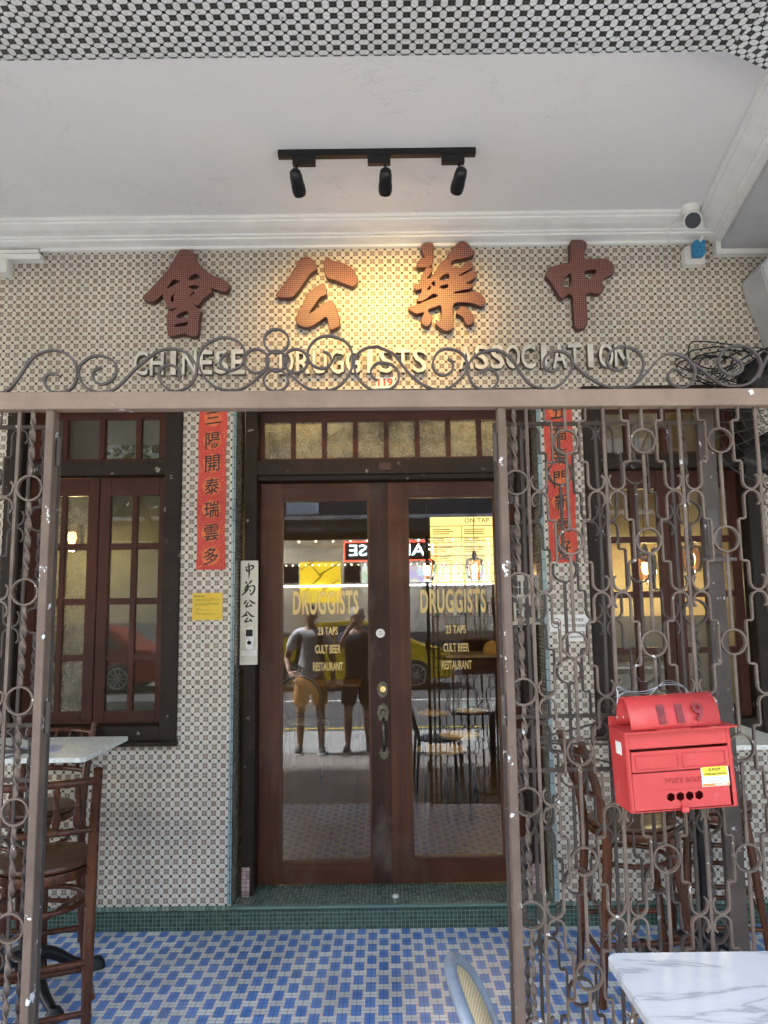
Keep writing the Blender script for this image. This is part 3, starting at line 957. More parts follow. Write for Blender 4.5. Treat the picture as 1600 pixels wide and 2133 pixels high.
# header rail with its scrollwork
for g_, x_ in ((rg, 1.70 - .372), (lg, -1.66 + 1.04)):
    MB().box(x_ - .02, x_ + .02, -.02, .02, 0, ZR0 - .001).build('end_post', STILE, g_, bevel=.002)
hd = thing('gate_header', 'light brown steel rail topped with iron scrollwork spanning above the gates', 'gate header', gp(0), GA)
MB().box(-1.75, 1.75, -.022, .022, ZR0, ZR1).build('rail', RAILM, hd, bevel=.002)
def c5(p): return [(x / 2.857, 680 + y / 2.857) for x, y in p]
def c3(p): return [(250 + x / 2.909, 480 + y / 2.909) for x, y in p]
def c4(p): return [(780 + x / 2.909, 480 + y / 2.909) for x, y in p]
def c1(p): return [(1000 + x / 2.667, 700 + y / 2.667) for x, y in p]
SC = [
    c5([(-160, 300), (-90, 380), (0, 400), (50, 380), (110, 310), (180, 205), (240, 160), (320, 142), (390, 160), (440, 205), (462, 260), (455, 320), (425, 370), (380, 395), (345, 397), (300, 385), (272, 350), (268, 310), (290, 285), (330, 283), (362, 300)]),
    c5([(607, 243), (570, 260), (553, 290), (565, 325), (610, 345), (660, 325), (690, 280), (690, 230), (660, 195), (600, 175), (540, 185), (490, 220), (468, 260), (475, 310), (510, 360), (560, 388), (620, 392), (680, 375), (740, 325), (800, 260), (870, 200), (940, 150), (1010, 133), (1080, 142), (1130, 175), (1165, 225), (1172, 260), (1160, 310), (1120, 360), (1060, 385), (1020, 385), (970, 350), (948, 300), (955, 260), (985, 235), (1020, 230), (1055, 250), (1075, 290), (1060, 325)]),
    c3([(655, 740), (615, 775), (610, 820), (640, 845), (690, 845), (735, 815), (755, 770), (750, 715), (710, 670), (640, 650), (570, 665), (510, 705), (475, 770), (485, 840), (530, 910), (590, 955), (660, 970), (740, 960), (810, 915), (880, 850), (895, 840)]),
    c3([(1010, 845), (1060, 900), (1130, 955), (1200, 970), (1270, 970), (1340, 935), (1390, 870), (1410, 800), (1400, 720), (1350, 665), (1260, 640), (1190, 660), (1145, 715), (1140, 770), (1165, 815), (1215, 838), (1255, 830), (1280, 800), (1270, 755), (1230, 733)]),
    c3([(1560, 910), (1530, 890), (1520, 850), (1550, 812), (1600, 803), (1645, 815), (1683, 850), (1690, 895), (1670, 935), (1630, 965), (1575, 972), (1530, 968), (1470, 930), (1430, 870), (1420, 800), (1440, 750), (1490, 715), (1560, 705)])
    + c4([(30, 710), (110, 745), (150, 790), (200, 855), (250, 905), (310, 945), (370, 965), (440, 960), (500, 920), (545, 870), (562, 815), (545, 765), (500, 730), (440, 718), (390, 735), (360, 780), (355, 830), (385, 870), (430, 878), (470, 850), (475, 805), (445, 778)]),
    c4([(640, 868), (665, 845), (710, 845), (745, 880), (745, 920), (720, 955), (670, 970), (610, 945), (575, 890), (568, 830), (590, 780), (640, 745), (710, 728), (770, 735), (820, 770), (860, 820), (890, 870), (930, 920), (980, 950), (1060, 960), (1120, 940), (1170, 890), (1200, 820), (1190, 770), (1150, 740), (1090, 732), (1045, 755), (1025, 795), (1035, 835), (1075, 855), (1120, 840)]),
    c1([(515, 150), (560, 195), (620, 240), (700, 280), (780, 288), (840, 275), (885, 230), (908, 170), (900, 120), (865, 80), (800, 60), (740, 75), (705, 120), (710, 160), (745, 190), (790, 185), (815, 155), (805, 125)]),
    c1([(830, 285), (880, 255), (930, 200), (980, 140), (1030, 105), (1080, 100), (1140, 120), (1180, 160), (1195, 200), (1180, 250), (1140, 285), (1090, 282), (1050, 250), (1045, 210), (1070, 185), (1110, 195), (1125, 210)]),
    c1([(1190, 160), (1240, 195), (1300, 245), (1360, 275), (1430, 280), (1500, 260), (1545, 210), (1560, 160), (1540, 110), (1490, 65), (1420, 55), (1360, 75), (1330, 120), (1330, 170), (1370, 210), (1420, 215), (1455, 185), (1445, 145), (1410, 125)]),
    c1([(1545, 235), (1570, 170), (1605, 105), (1660, 70), (1730, 75), (1780, 120), (1790, 190), (1750, 250), (1690, 278), (1640, 265)]),
]
IRONS = chipped('scrollwork_iron', (.085, .075, .075), (.5, .5, .5), .74, .5, 30, .3)
for sc_ in SC:
    q = [gl(*p) for p in sc_]
    pts = catmull([(a, 0, max(b, ZR1 + .004)) for a, b in q], 4)
    MB().tube(pts, 1, flat=(.0068, .013), ref=(0, 1, 0)).build('scroll', IRONS, hd)
for cx, cy, rx, rz in ((947, 792, 62, 62), (948, 672, 74, 72), (1065, 792, 72, 72), (828, 792, 72, 72), (945, 909, 74, 66)):
    q = [gl(*p) for p in c3([(cx + rx * math.cos(a * math.pi / 16), cy + rz * math.sin(a * math.pi / 16)) for a in range(32)])]
    MB().tube([(a, 0.0, b) for a, b in q], 1, closed=True, flat=(.0068, .013), ref=(0, 1, 0)).build('flower_ring', IRONS, hd)

# ------------------------------------------------------------------ big tiled characters
def cs(p, ox, oy, k): return [(ox + x / k, oy + y / k) for x, y in p]
A = (280, 500, 7.273); B = (560, 510, 8.0); C_ = (840, 490, 8.42); Dd = (1120, 490, 8.89)
CH = {
 '會': (A, [[(120, 870), (250, 735), (400, 570), (540, 400), (640, 215), (700, 150), (790, 145), (880, 175), (930, 220), (950, 310), (1050, 430), (1180, 530), (1330, 595), (1430, 650), (1440, 720), (1380, 790), (1260, 760), (1165, 735), (1180, 790), (1130, 830), (1050, 890), (1000, 960), (950, 1000), (890, 965), (930, 1005), (1010, 1070), (1000, 1120), (985, 1230), (975, 1390), (950, 1455), (880, 1470), (800, 1440), (770, 1420), (650, 1445), (560, 1460), (510, 1430), (490, 1330), (490, 1220), (485, 1130), (560, 1080), (640, 1035), (560, 1045), (490, 1020), (470, 940), (430, 870), (430, 825), (360, 890), (290, 935), (200, 930)],
   [(500, 735), (600, 680), (685, 630), (600, 600), (540, 670)],
   [(820, 590), (930, 510), (1010, 600), (930, 605)],
   [(820, 700), (975, 695), (910, 800), (830, 860), (900, 770)],
   [(570, 940), (555, 870), (625, 800), (590, 860), (600, 930)],
   [(640, 1170), (700, 1110), (810, 1085), (810, 1190), (760, 1175)],
   [(610, 1310), (640, 1280), (780, 1250), (805, 1230), (800, 1290), (700, 1310)]]),
 '公': (B, [[(120, 850), (140, 790), (250, 660), (340, 530), (430, 380), (520, 250), (600, 200), (680, 210), (770, 280), (800, 350), (795, 420), (700, 480), (600, 620), (520, 740), (430, 850), (360, 880), (200, 885)],
   [(925, 290), (980, 200), (1060, 260), (1200, 290), (1340, 350), (1420, 430), (1480, 540), (1470, 640), (1400, 700), (1280, 660), (1130, 600), (1000, 570), (950, 520), (920, 400)],
   [(900, 640), (955, 720), (960, 830), (860, 880), (780, 990), (680, 1140), (800, 1060), (950, 960), (1070, 950), (1130, 1060), (1170, 1200), (1185, 1350), (1100, 1400), (1020, 1425), (990, 1340), (960, 1210), (850, 1280), (740, 1350), (620, 1380), (500, 1340), (445, 1250), (480, 1150), (560, 1000), (620, 860), (720, 750)]]),
 '藥': (C_, [[(315, 190), (360, 140), (500, 135), (540, 200), (535, 300), (530, 420), (490, 540), (380, 570), (260, 570), (235, 490), (300, 420), (370, 390), (325, 290)],
   [(770, 350), (830, 290), (900, 190), (980, 120), (1060, 110), (1150, 160), (1190, 230), (1250, 280), (1240, 340), (1150, 390), (1000, 420), (880, 445), (840, 510), (900, 580), (1000, 570), (1080, 490), (1170, 455), (1225, 510), (1210, 580), (1100, 640), (980, 710), (1080, 680), (1190, 620), (1280, 650), (1290, 720), (1200, 790), (1110, 850), (1220, 850), (1225, 910), (1150, 950), (1000, 980), (890, 1015), (1050, 1010), (1280, 990), (1380, 1050), (1445, 1140), (1420, 1220), (1360, 1250), (1250, 1210), (1080, 1185), (890, 1210), (885, 1400), (890, 1610), (820, 1670), (740, 1685), (640, 1630), (565, 1545), (650, 1470), (660, 1250), (560, 1270), (440, 1320), (510, 1430), (500, 1520), (440, 1600), (370, 1590), (310, 1530), (330, 1430), (360, 1360), (250, 1385), (140, 1340), (90, 1270), (230, 1220), (420, 1140), (600, 1070), (520, 1040), (400, 1130), (300, 1170), (240, 1140), (290, 1040), (320, 950), (240, 970), (180, 920), (210, 870), (280, 840), (330, 720), (380, 600), (440, 560), (510, 590), (500, 660), (420, 760), (520, 720), (560, 640), (650, 490), (720, 430), (780, 420)],
   [(650, 780), (680, 720), (790, 680), (790, 770), (700, 790)],
   [(650, 920), (680, 890), (780, 870), (775, 920), (690, 940)],
   [(500, 850), (545, 810), (545, 890)],
   [(425, 960), (470, 895), (475, 935)],
   [(930, 1370), (980, 1280), (1060, 1240), (1160, 1310), (1230, 1410), (1250, 1510), (1160, 1585), (1090, 1550), (1050, 1450)]]),
 '中': (Dd, [[(600, 480), (600, 130), (700, 90), (830, 95), (910, 150), (900, 260), (870, 330), (880, 440), (1000, 440), (1130, 430), (1270, 440), (1380, 520), (1425, 650), (1400, 720), (1290, 770), (1190, 850), (1235, 940), (1200, 1050), (1130, 1085), (1000, 1070), (900, 1095), (910, 1200), (920, 1400), (930, 1620), (880, 1710), (750, 1750), (690, 1680), (670, 1500), (650, 1300), (640, 1130), (560, 1100), (460, 1185), (390, 1110), (310, 980), (240, 860), (150, 760), (180, 660), (240, 590), (380, 560), (500, 510)],
   [(610, 930), (610, 720), (560, 740), (490, 810), (475, 930), (520, 960)],
   [(870, 680), (960, 650), (1080, 650), (1040, 740), (930, 820), (880, 780)]]),
}
CL = {'會': 'red mosaic character at the left end of the row, with a peaked roof stroke', '公': 'red mosaic character of three separate strokes above the DRUGGISTS word',
      '藥': 'red mosaic character with many strokes and a loose dot at its foot', '中': 'red mosaic character with one long upright through a box, right end of the row'}
for chn, ((ox, oy, k), loops) in CH.items():
    allp = [[Yp(*q, D - .05) for q in cs(lp, ox, oy, k)] for lp in loops]
    sm = []
    for lp in allp:
        cc = catmull([(p.x, 0, p.z) for p in lp], 3, True)
        sm.append([(p.x, p.z) for p in cc])
    cx = sum(p[0] for p in sm[0]) / len(sm[0]); zmin = min(p[1] for l in sm for p in l)
    me = curve_mesh([[(x - cx, z - zmin) for x, z in l] for l in sm], .024, .004)
    o = link('wall_character', me, [REDMOS, REDSIDE])
    for p in o.data.polygons:
        if p.normal.y > -.7: p.material_index = 1
    o.location = (cx, D - .0265, zmin)
    tag(o, CL[chn], 'sign character', 'red mosaic characters on the tiled wall')

# raised English lettering: one word is one thing, each letter a part
def word(wd, x0, x1, zc, label):
    r = thing('raised_word', label, 'sign', ((x0 + x1) / 2, D, zc), 0, 'raised cream words on the tiled wall')
    n = len(wd); pitch = (x1 - x0) / (n - .35)
    for i, ch in enumerate(wd):
        w = .078 if ch != 'I' else .032
        if ch in 'NDRUGOAC': w = .082
        cx = x0 + pitch * (i + .325) - (x0 + x1) / 2
        me = text_mesh(ch, w, .142, .021, .014)
        for v in me.vertices: v.co += Vector((cx, -.022, random.uniform(-.003, .003)))
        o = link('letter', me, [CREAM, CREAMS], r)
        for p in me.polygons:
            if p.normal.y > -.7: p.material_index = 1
word('CHINESE', -1.405, -.79, 3.065, 'raised cream word CHINESE, leftmost of the three words under the red characters')
word('DRUGGISTS', -.575, .245, 3.06, 'raised cream word DRUGGISTS on the wall, in the warm pool of light')
word('ASSOCIATION', .45, 1.395, 3.075, 'raised cream word ASSOCIATION, right of the three words on the wall')
r = thing('house_number', 'small white enamel plate with red house number 119 under the words', 'house number', (.017, D, 2.91))
MB().box(-.055, .055, -.006, 0, 0, .065).build('plate', PLASTIC_W, r, bevel=.001)
text('numeral', '119', plain('orange_red_numeral', (.55, .07, .02), .5), r, (0, -.0066, .034), .085, .046, .0005, .035)

# ------------------------------------------------------------------ couplets, notices, plaques
def couplet(chars, cx, z0, z1, w, sheared, label):
    r = thing('couplet_banner', label, 'banner', (cx, D - .002, z0), 0, 'red paper couplets beside the door')
    h = z1 - z0; n = 10
    vs, fs = [], []
    for i in range(13):
        z = h * i / 12
        for sx in (-1, 1):
            vs.append((sx * w / 2 + .003 * math.sin(i * 1.3 + sx), -.004 - .0025 * math.sin(i * .9 + sx * .6) ** 2, z))
    for i in range(12): fs.append((2 * i, 2 * i + 1, 2 * i + 3, 2 * i + 2))
    me = MB().add(vs, fs); pp = me.build('paper', PAPER_R, r)
    md = pp.modifiers.new('thickness', 'SOLIDIFY'); md.thickness = .0008; md.offset = -1
    step = .131
    for i, ch in enumerate(chars):
        z = h - .112 + sheared - step * i
        MB().lathe([(0, -.0002), (.052, -.0002), (.052, .0004)], (0, -.0078, z), 28, 'y').build('medallion', ORANGE, r)
        me = text_mesh(ch, .082 if ch not in '三' else .088, .092 if ch != '三' else .07, .0006, .007)
        me.transform(Matrix(((1, 0, 0, 0), (0, 1, 0, 0), (.13, 0, 1, 0), (0, 0, 0, 1))))
        me.transform(Matrix.Translation((0.002, -.0092, z)))
        link('character', me, BLACKP, r)
couplet('三陽開泰瑞雲多', -.966, 1.886, 2.86, .158, 0, 'red couplet banner left of the door, ending above the yellow card')
couplet('五福臨門新歲好', .994, 1.901, 2.86, .158, .016, 'red couplet banner right of the door, behind the iron grille')
r = thing('notice_card', 'bright yellow printed notice card below the left couplet', 'notice', (-.981, D - .001, 1.61))
MB().box(-.083, .083, -.003, 0, 0, .148).build('card', YELLOW, r)
text('heading', 'Welcome Home', BLACKP, r, (-.047, -.0035, .132), .062, .009, .0003, .012)
m = MB()
for k, (z, a, b) in enumerate(((.116, -.07, .05), (.109, -.07, .066), (.104, -.07, .02), (.094, -.07, .068), (.089, -.07, .066), (.084, -.07, .067), (.079, -.07, .0), (.066, -.07, -.045), (.060, -.062, -.03), (.055, -.062, .02), (.043, -.07, -.05), (.037, -.062, .035), (.031, -.062, .055), (.012, .05, .07))):
    m.box(a, b, -.0036, -.003, z - .001, z + .001)
m.build('fine_print', plain('faded_print', (.28, .2, .03), .6), r)

def stroke(m, pts, w, y, taper=(.55, 1.0, .35)):
    pp = catmull([(a, 0, b) for a, b in pts], 5)
    n = len(pp); vs = []
    for i, p in enumerate(pp):
        t = (pp[min(i + 1, n - 1)] - pp[max(i - 1, 0)]).normalized()
        f = i / (n - 1)
        k = taper[0] + (taper[1] - taper[0]) * min(1, f * 2.5) if f < .6 else taper[1] + (taper[2] - taper[1]) * (f - .6) / .4
        nx, nz = -t.z * w * k / 2, t.x * w * k / 2
        vs += [(p.x + nx, y, p.z + nz), (p.x - nx, y, p.z - nz)]
    m.add(vs, [(2 * i, 2 * i + 2, 2 * i + 3, 2 * i + 1) for i in range(n - 1)])

r = thing('name_plaque', 'tall pale metal plaque with black brush characters on the left door post', 'plaque', (-.772, D + .129, 1.357))
MB().box(-.05, .05, -.014, 0, 0, .585).build('plate', STEEL, r, bevel=.001)
ST = [[[(280, 285), (300, 350)], [(265, 275), (390, 240), (405, 285), (330, 330)], [(290, 345), (360, 320)], [(325, 190), (335, 330), (330, 470)]],
      [[(265, 525), (300, 560)], [(385, 500), (330, 570)], [(250, 650), (320, 570), (290, 620), (350, 600)], [(240, 690), (340, 620)], [(205, 770), (330, 650)], [(330, 610), (420, 600), (425, 680), (370, 760), (350, 720)], [(340, 680), (370, 690)]],
      [[(290, 855), (235, 930)], [(340, 850), (400, 900), (455, 910)], [(320, 890), (280, 970), (370, 950)], [(350, 930), (385, 970)]],
      [[(300, 1050), (260, 1120), (190, 1160)], [(310, 1060), (370, 1130), (435, 1150)], [(265, 1130), (310, 1120)], [(320, 1160), (260, 1240), (370, 1215)], [(345, 1190), (390, 1240)]]]
m = MB(); yy = -.0005
for ch in ST:
    for sk in ch:
        pts = []
        for x, y in sk:
            p = Yp(480 + x / 8.532, 1150 + y / 8.532, D + .115)
            pts.append((p.x + .772, p.z - 1.357))
        yy -= .00005
        stroke(m, pts, .0105, -.0142 + yy)
m.build('brush_characters', BLACKP, r)
MB().box(-.04, .045, -.0148, -.014, .05, .078).build('paper_label', PLASTIC_W, r)
db = thing('video_doorbell', 'white video doorbell with black camera window on the tall plaque', 'doorbell', (-.765, D + .1145, 1.445))
bp = [(.023 * math.cos(a) * 1, (.045 if math.sin(a) > 0 else -.045) + .02 * math.sin(a)) for a in [k * math.pi / 12 for k in range(24)]]
MB().prism([(a, b + .06) for a, b in bp], -.022, 0, 'y').build('body', PLASTIC_W, db, True, .003)
MB().box(-.019, .019, -.0235, -.0215, .07, .108).build('camera_window', plain('black_gloss', (.008, .008, .01), .1), db, bevel=.001)
MB().lathe([(0, -.0238), (.004, -.0238), (.005, -.0232)], (0, 0, .093), 14, 'y').build('lens', plain('lens_glass', (.02, .02, .06), .05), db)
MB().lathe([(.010, -.0222), (.011, -.0236), (.0125, -.0236), (.0135, -.0222)], (0, 0, .035), 24, 'y').build('button', plain('grey_ring', (.45, .45, .44), .4), db, True)
# relief plaque of a shophouse front on the right post
r = thing('relief_plaque', 'cream relief plaque shaped like a small shophouse front on the right door post', 'plaque', (.80, D + .128, 1.56))
m = MB(); m.box(-.072, .075, -.02, 0, .02, .27); m.box(-.085, .088, -.035, 0, .0, .02); m.box(-.085, .088, -.03, 0, .262, .28); m.box(-.075, .078, -.028, 0, .135, .15)
m.build('front', plain('cream_relief', (.55, .53, .45), .6), r, bevel=.002)
m = MB()
for x in (-.045, .0, .045):
    m.box(x - .015, x + .015, -.0215, -.02, .17, .245); m.box(x - .015, x + .015, -.0215, -.02, .035, .12)
wr = m.build('window_recess', plain('dark_recess', (.04, .035, .03), .6), r)
m = MB()
for x in (-.045, .0, .045):
    m.box(x - .001, x + .001, -.024, -.0215, .17, .245); m.box(x - .015, x + .015, -.024, -.0215, .21, .213)
    m.box(x - .001, x + .001, -.024, -.0215, .035, .12); m.box(x - .015, x + .015, -.024, -.0215, .085, .088)
m.build('shutter_frame', PLASTIC_W, r)

r = thing('rule_sign', 'white sign reading no outside food or drinks on the right pier', 'sign', (1.008, D - .001, 1.522))
MB().box(-.106, .106, -.004, 0, 0, .092).build('plate', PLASTIC_W, r, bevel=.001)
text('lettering', 'NO OUTSIDE', BLACKP, r, (.03, -.0045, .063), .1, .017, .0004, .012)
text('lettering', 'FOOD & DRINKS', BLACKP, r, (.03, -.0045, .032), .128, .017, .0004, .012)
def ban(r, cx, cz, R):
    MB().tube([(cx + R * math.cos(a * math.pi / 12), -.0048, cz + R * math.sin(a * math.pi / 12)) for a in range(24)], R * .1, 6, closed=True).build('ban_ring', REDDK, r)
    MB().tube([(cx - R * .7, -.0048, cz + R * .7), (cx + R * .7, -.0048, cz - R * .7)], R * .09, 6).build('ban_bar', REDDK, r)
    m = MB(); m.box(cx - R * .5, cx + R * .3, -.0046, -.0041, cz - R * .3, cz + R * .1); m.box(cx - R * .2, cx + R * .6, -.0046, -.0041, cz + R * .1, cz + R * .4); m.build('pictogram', BLACKP, r)
ban(r, -.07, .047, .025)
r = thing('smoking_sign', 'smaller white no smoking sign just under the food rule sign', 'sign', (1.012, D - .001, 1.468))
MB().box(-.072, .072, -.003, 0, 0, .05).build('plate', PLASTIC_W, r, bevel=.001)
text('lettering', 'NO SMOKING', BLACKP, r, (.015, -.0035, .025), .092, .011, .0004, .008)
ban(r, -.053, .025, .013)

# ------------------------------------------------------------------ track light, camera, plug
TY = 3.45
tk = thing('track_light', 'black ceiling track with three small spot lamps shining on the sign wall', 'track light', (-.012, TY, CZ))
MB().box(-.475, .475, -.018, .018, -.034, 0).build('track', BLACK, tk, bevel=.002)
for i, (x, lean, yaw) in enumerate(((-.385, .15, .25), (.04, .0, 0), (.395, -.12, -.25))):
    xa = x + (.035 if i == 0 else -.03)
    ad = MB().box(xa - .055, xa + .055, -.016, .016, -.075, -.034).build('adapter', BLACK, tk, bevel=.002)
    MB().tube([(x, 0, -.07), (x, 0, -.125)], .006, 8).build('stem', BLACK, tk)
    tgt = (Vector(((-.30, .0, .24)[i], D, (3.24, 3.25, 3.3)[i])) - Vector((x - .012, TY, CZ - .16))).normalized()
    hd2 = MB(); hd2.lathe([(.0, -.06), (.014, -.056), (.026, -.045), (.030, -.02), (.031, .02), (.031, .07), (.029, .075), (.024, .075), (.023, .055), (.0, .05)], (0, 0, 0), 24)
    for k in range(24):
        a = k * math.pi / 12
        hd2.tube([(.031 * math.cos(a), .031 * math.sin(a), .022), (.031 * math.cos(a), .031 * math.sin(a), .06)], .0016, 4)
    q = tgt.to_track_quat('Z', 'Y').to_matrix().to_4x4()
    mx = Matrix.Translation((x, 0, -.15)) @ q
    lamp = hd2.xform(mx).build('spot_head', BLACK, tk, True)
    dk = MB().lathe([(0, .053), (.021, .053), (.021, .057), (0, .057)], (0, 0, 0), 20).xform(mx).build('lens', emit('lamp_lens', (1, .75, .42), 12), lamp)
    L = bpy.data.lights.new('spot', 'SPOT'); L.energy = (3.4, 4.6, 3.4)[i]; L.color = (1, .58, .15)
    L.spot_size = math.radians(84); L.spot_blend = 1; L.shadow_soft_size = .018
    lo = bpy.data.objects.new('spot', L); COL.objects.link(lo)
    lo.parent = tk; lo.location = (Vector((x, 0, -.15)) + tgt * .085); lo.rotation_euler = (-tgt).to_track_quat('Z', 'Y').to_euler()

sc = thing('security_camera', 'round white security camera with black face hanging at the right ceiling corner', 'security camera', (1.725, 4.03, CZ))
MB().lathe([(.0, 0), (.058, 0), (.05, -.02), (.042, -.045), (.0, -.05)], (0, 0, 0), 24).build('mount', PLASTIC_W, sc, True)
hdm = Matrix.Translation((0, -.02, -.085)) @ Vector((-.25, -.85, -.42)).normalized().to_track_quat('Z', 'Y').to_matrix().to_4x4()
hb = MB().lathe([(.0, -.05), (.03, -.045), (.045, -.02), (.05, .01), (.05, .025), (.047, .03), (.0, .028)], (0, 0, 0), 28).xform(hdm).build('head', PLASTIC_W, sc, True)
MB().lathe([(.0, .031), (.042, .031), (.043, .028)], (0, 0, 0), 28).xform(hdm).build('face', plain('camera_face', (.006, .008, .016), .08), hb, True)
MB().tube(catmull([(-.05, .0, -.03), (-.085, .05, -.07), (-.08, .12, -.1), (-.06, .17, -.12), (-.02, .2, -.13)], 6), .0025, 6).build('cable', PLASTIC_W, sc, True)
r = thing('socket_box', 'white wall socket box under the security camera', 'socket', (1.81, D, 3.605))
MB().box(-.055, .06, -.07, 0, 0, .11).build('box', PLASTIC_W, r, bevel=.008)
r = thing('plug_adapter', 'bright blue plug adapter in the white socket box', 'adapter', (1.822, D - .071, 3.632))
MB().prism([(-.036, 0), (.02, 0), (.036, .02), (.036, .10), (-.018, .10), (-.036, .08)], -.035, 0, 'y').build('body', BLUEP, r, bevel=.004)
m = MB()
for a, b in ((0, .055), (-.012, .03), (.014, .03)): m.box(a - .003, a + .003, -.0356, -.0345, b - .005, b + .005)
m.build('pin_hole', BLACKP, r)
MB().tube([(.005, -.036, .09), (.012, -.05, .1), (.02, -.03, .118)], .007, 8).build('cable_plug', PLASTIC_W, r, True)

# ------------------------------------------------------------------ post box
pb = thing('post_box', 'bright red metal post box with curved hood numbered 119 wired to the iron grille', 'post box', (.817, 2.2, 1.095), math.radians(1.5))
pb.rotation_euler = (0, math.radians(-2.7), math.radians(2.5))
W, H, DP = .301, .215, .125
m = MB()
m.box(-W / 2, W / 2, DP - .004, DP, 0, H + .03); m.box(-W / 2, -W / 2 + .003, 0, DP - .004, 0, H); m.box(W / 2 - .003, W / 2, 0, DP - .004, 0, H)
m.box(-W / 2 + .003, W / 2 - .003, 0, DP - .004, 0, .003)
m.box(-W / 2 + .003, -W / 2 + .012, 0, .003, .003, H); m.box(W / 2 - .012, W / 2 - .003, 0, .003, .003, H)
m.box(-W / 2 + .012, W / 2 - .012, 0.0, .003, H - .045, H)
m.build('box_body', REDBOX, pb, bevel=.0012)
m = MB(); m.box(-W / 2 - .004, W / 2 + .014, -.022, DP - .004, H, H + .004); m.build('lid', REDBOX, pb, bevel=.001)
# flap with two framed panels
fz0, fz1 = .108, .163
m = MB(); m.box(-W / 2 + .013, W / 2 - .013, -.003, .001, fz0, fz1)
fl = m.build('letter_flap', REDBOX, pb, bevel=.001)
m = MB()
for a, b in ((-.127, -.006), (.004, .127)):
    for q in (((a, b), (fz0 + .006, fz0 + .009)), ((a, b), (fz1 - .013, fz1 - .01)), ((a, a + .003), (fz0 + .009, fz1 - .013)), ((b - .003, b), (fz0 + .009, fz1 - .013))):
        m.box(q[0][0], q[0][1], -.0055, -.003, q[1][0], q[1][1])
m.build('flap_frame', REDBOX, fl, bevel=.001)
# door with four hexagon holes
def hexa(cx, cz, r): return [(cx + r * math.cos(a), cz + r * math.sin(a)) for a in [math.pi / 6 + k * math.pi / 3 for k in range(6)]]
holes = [hexa(-.048 + .0265 * k + .012, .037, .0125) for k in range(4)]
me = curve_mesh([[(-W / 2 + .012, .006), (W / 2 - .02, .006), (W / 2 - .02, .104), (-W / 2 + .012, .104)]] + holes, .0012)
dr = link('collection_door', me, REDBOX, pb); 
m = MB(); m.box(-.068, .05, -.0028, -.0012, .056, .058); m.build('door_ridge', REDBOX, dr, bevel=.0006)
text('embossed_word', 'POST BOX', plain('red_enamel_relief_shade', (.34, .03, .03), .45), dr, (.005, -.002, .08), .105, .014, .002, .012, space=1.05)  # relief shade put into the colour so the raised word reads
m = MB(); m.box(-.010, .010, -.006, -.001, .008, .028); m.box(-.012, .008, -.012, -.006, -.004, .012); m.build('latch', REDBOX, pb, bevel=.002)
# hood: half barrel plate
hw = .128; R = .062
pts = []
for k in range(17):
    a = math.radians(-12 + 192 * k / 16)
    pts.append((.052 - R * math.cos(a) * .95, H + .006 + R * 1.36 * max(0, math.sin(a) + .02)))
vs, fs = [], []
for x in (-hw - .002, hw - .004):
    for y, z in pts: vs.append((x, y, z))
n = len(pts)
for i in range(n - 1): fs.append((i, i + 1, n + i + 1, n + i))
hood = MB().add(vs, fs).build('hood', REDBOX, pb, True)
md = hood.modifiers.new('thickness', 'SOLIDIFY'); md.thickness = .0022
for _ch, _cx in (('1', -.052), ('1', .0), ('9', .052)):
    me = text_mesh(_ch, .020 if _ch == '1' else .03, .045, .0018, .02)
    for v in me.vertices:                 # wrap the numeral round the barrel
        a = (v.co.z + .034) / (R * 1.2)
        rr = R - v.co.y + .0045
        v.co = (v.co.x + _cx + .012, .052 - rr * .95 * math.cos(a), H + .006 + rr * 1.36 * math.sin(a))
    link('numeral', me, REDDK, hood)
m = MB(); m.box(-.06, .03, -.024, -.004, H + .0045, H + .007); m.build('slot_plate', REDBOX, pb, bevel=.001)
st_ = MB().box(.055, .132, -.0028, -.0013, .058, .112).build('sticker', PLASTIC_W, pb)
MB().box(.058, .128, -.0032, -.0028, .085, .110).build('sticker_panel', plain('sticker_yellow', (.75, .6, .03), .4), st_)
MB().box(.056, .131, -.0032, -.0028, .059, .066).build('sticker_strip', plain('sticker_orange', (.72, .22, .05), .4), st_)
text('sticker_text', '征求店屋', BLACKP, st_, (.093, -.0034, .103), .034, .008, .0002, .01)
text('sticker_text', 'SHOPHOUSES WANTED', BLACKP, st_, (.093, -.0034, .091), .062, .006, .0002, .012)
text('sticker_text', '9189-0036', PLASTIC_W, st_, (.108, -.0034, .0625), .036, .0045, .0002, .02)
m = MB()
for z in (.081, .077, .073, .069): m.box(.062, .126, -.0031, -.0028, z - .0008, z + .0006)
m.build('sticker_lines', plain('sticker_blue', (.08, .15, .4), .5), st_)
MB().box(-W / 2 - .0008, -W / 2, .03, .075, .15, .185).build('side_label', PLASTIC_W, pb)
wires = MB()
for k in range(3):
    wires.tube(catmull([(-.13 + .02 * k,   .105, .24), (-.11, .12 + .01 * k, .305 + .01 * k), (-.03, .125, .31 - .008 * k), (.03, .12, .325 + .006 * k), (.09, .125, .31), (.12 - .02 * k, .115, .24)], 5), .0012, 5)
wires.tube([(-.115, .12, .33), (-.085, .12, .31), (-.13, .11, .30)], .0012, 5)
wires.build('tie_wire', plain('galvanised_wire', (.5, .5, .5), .35, .9), pb)

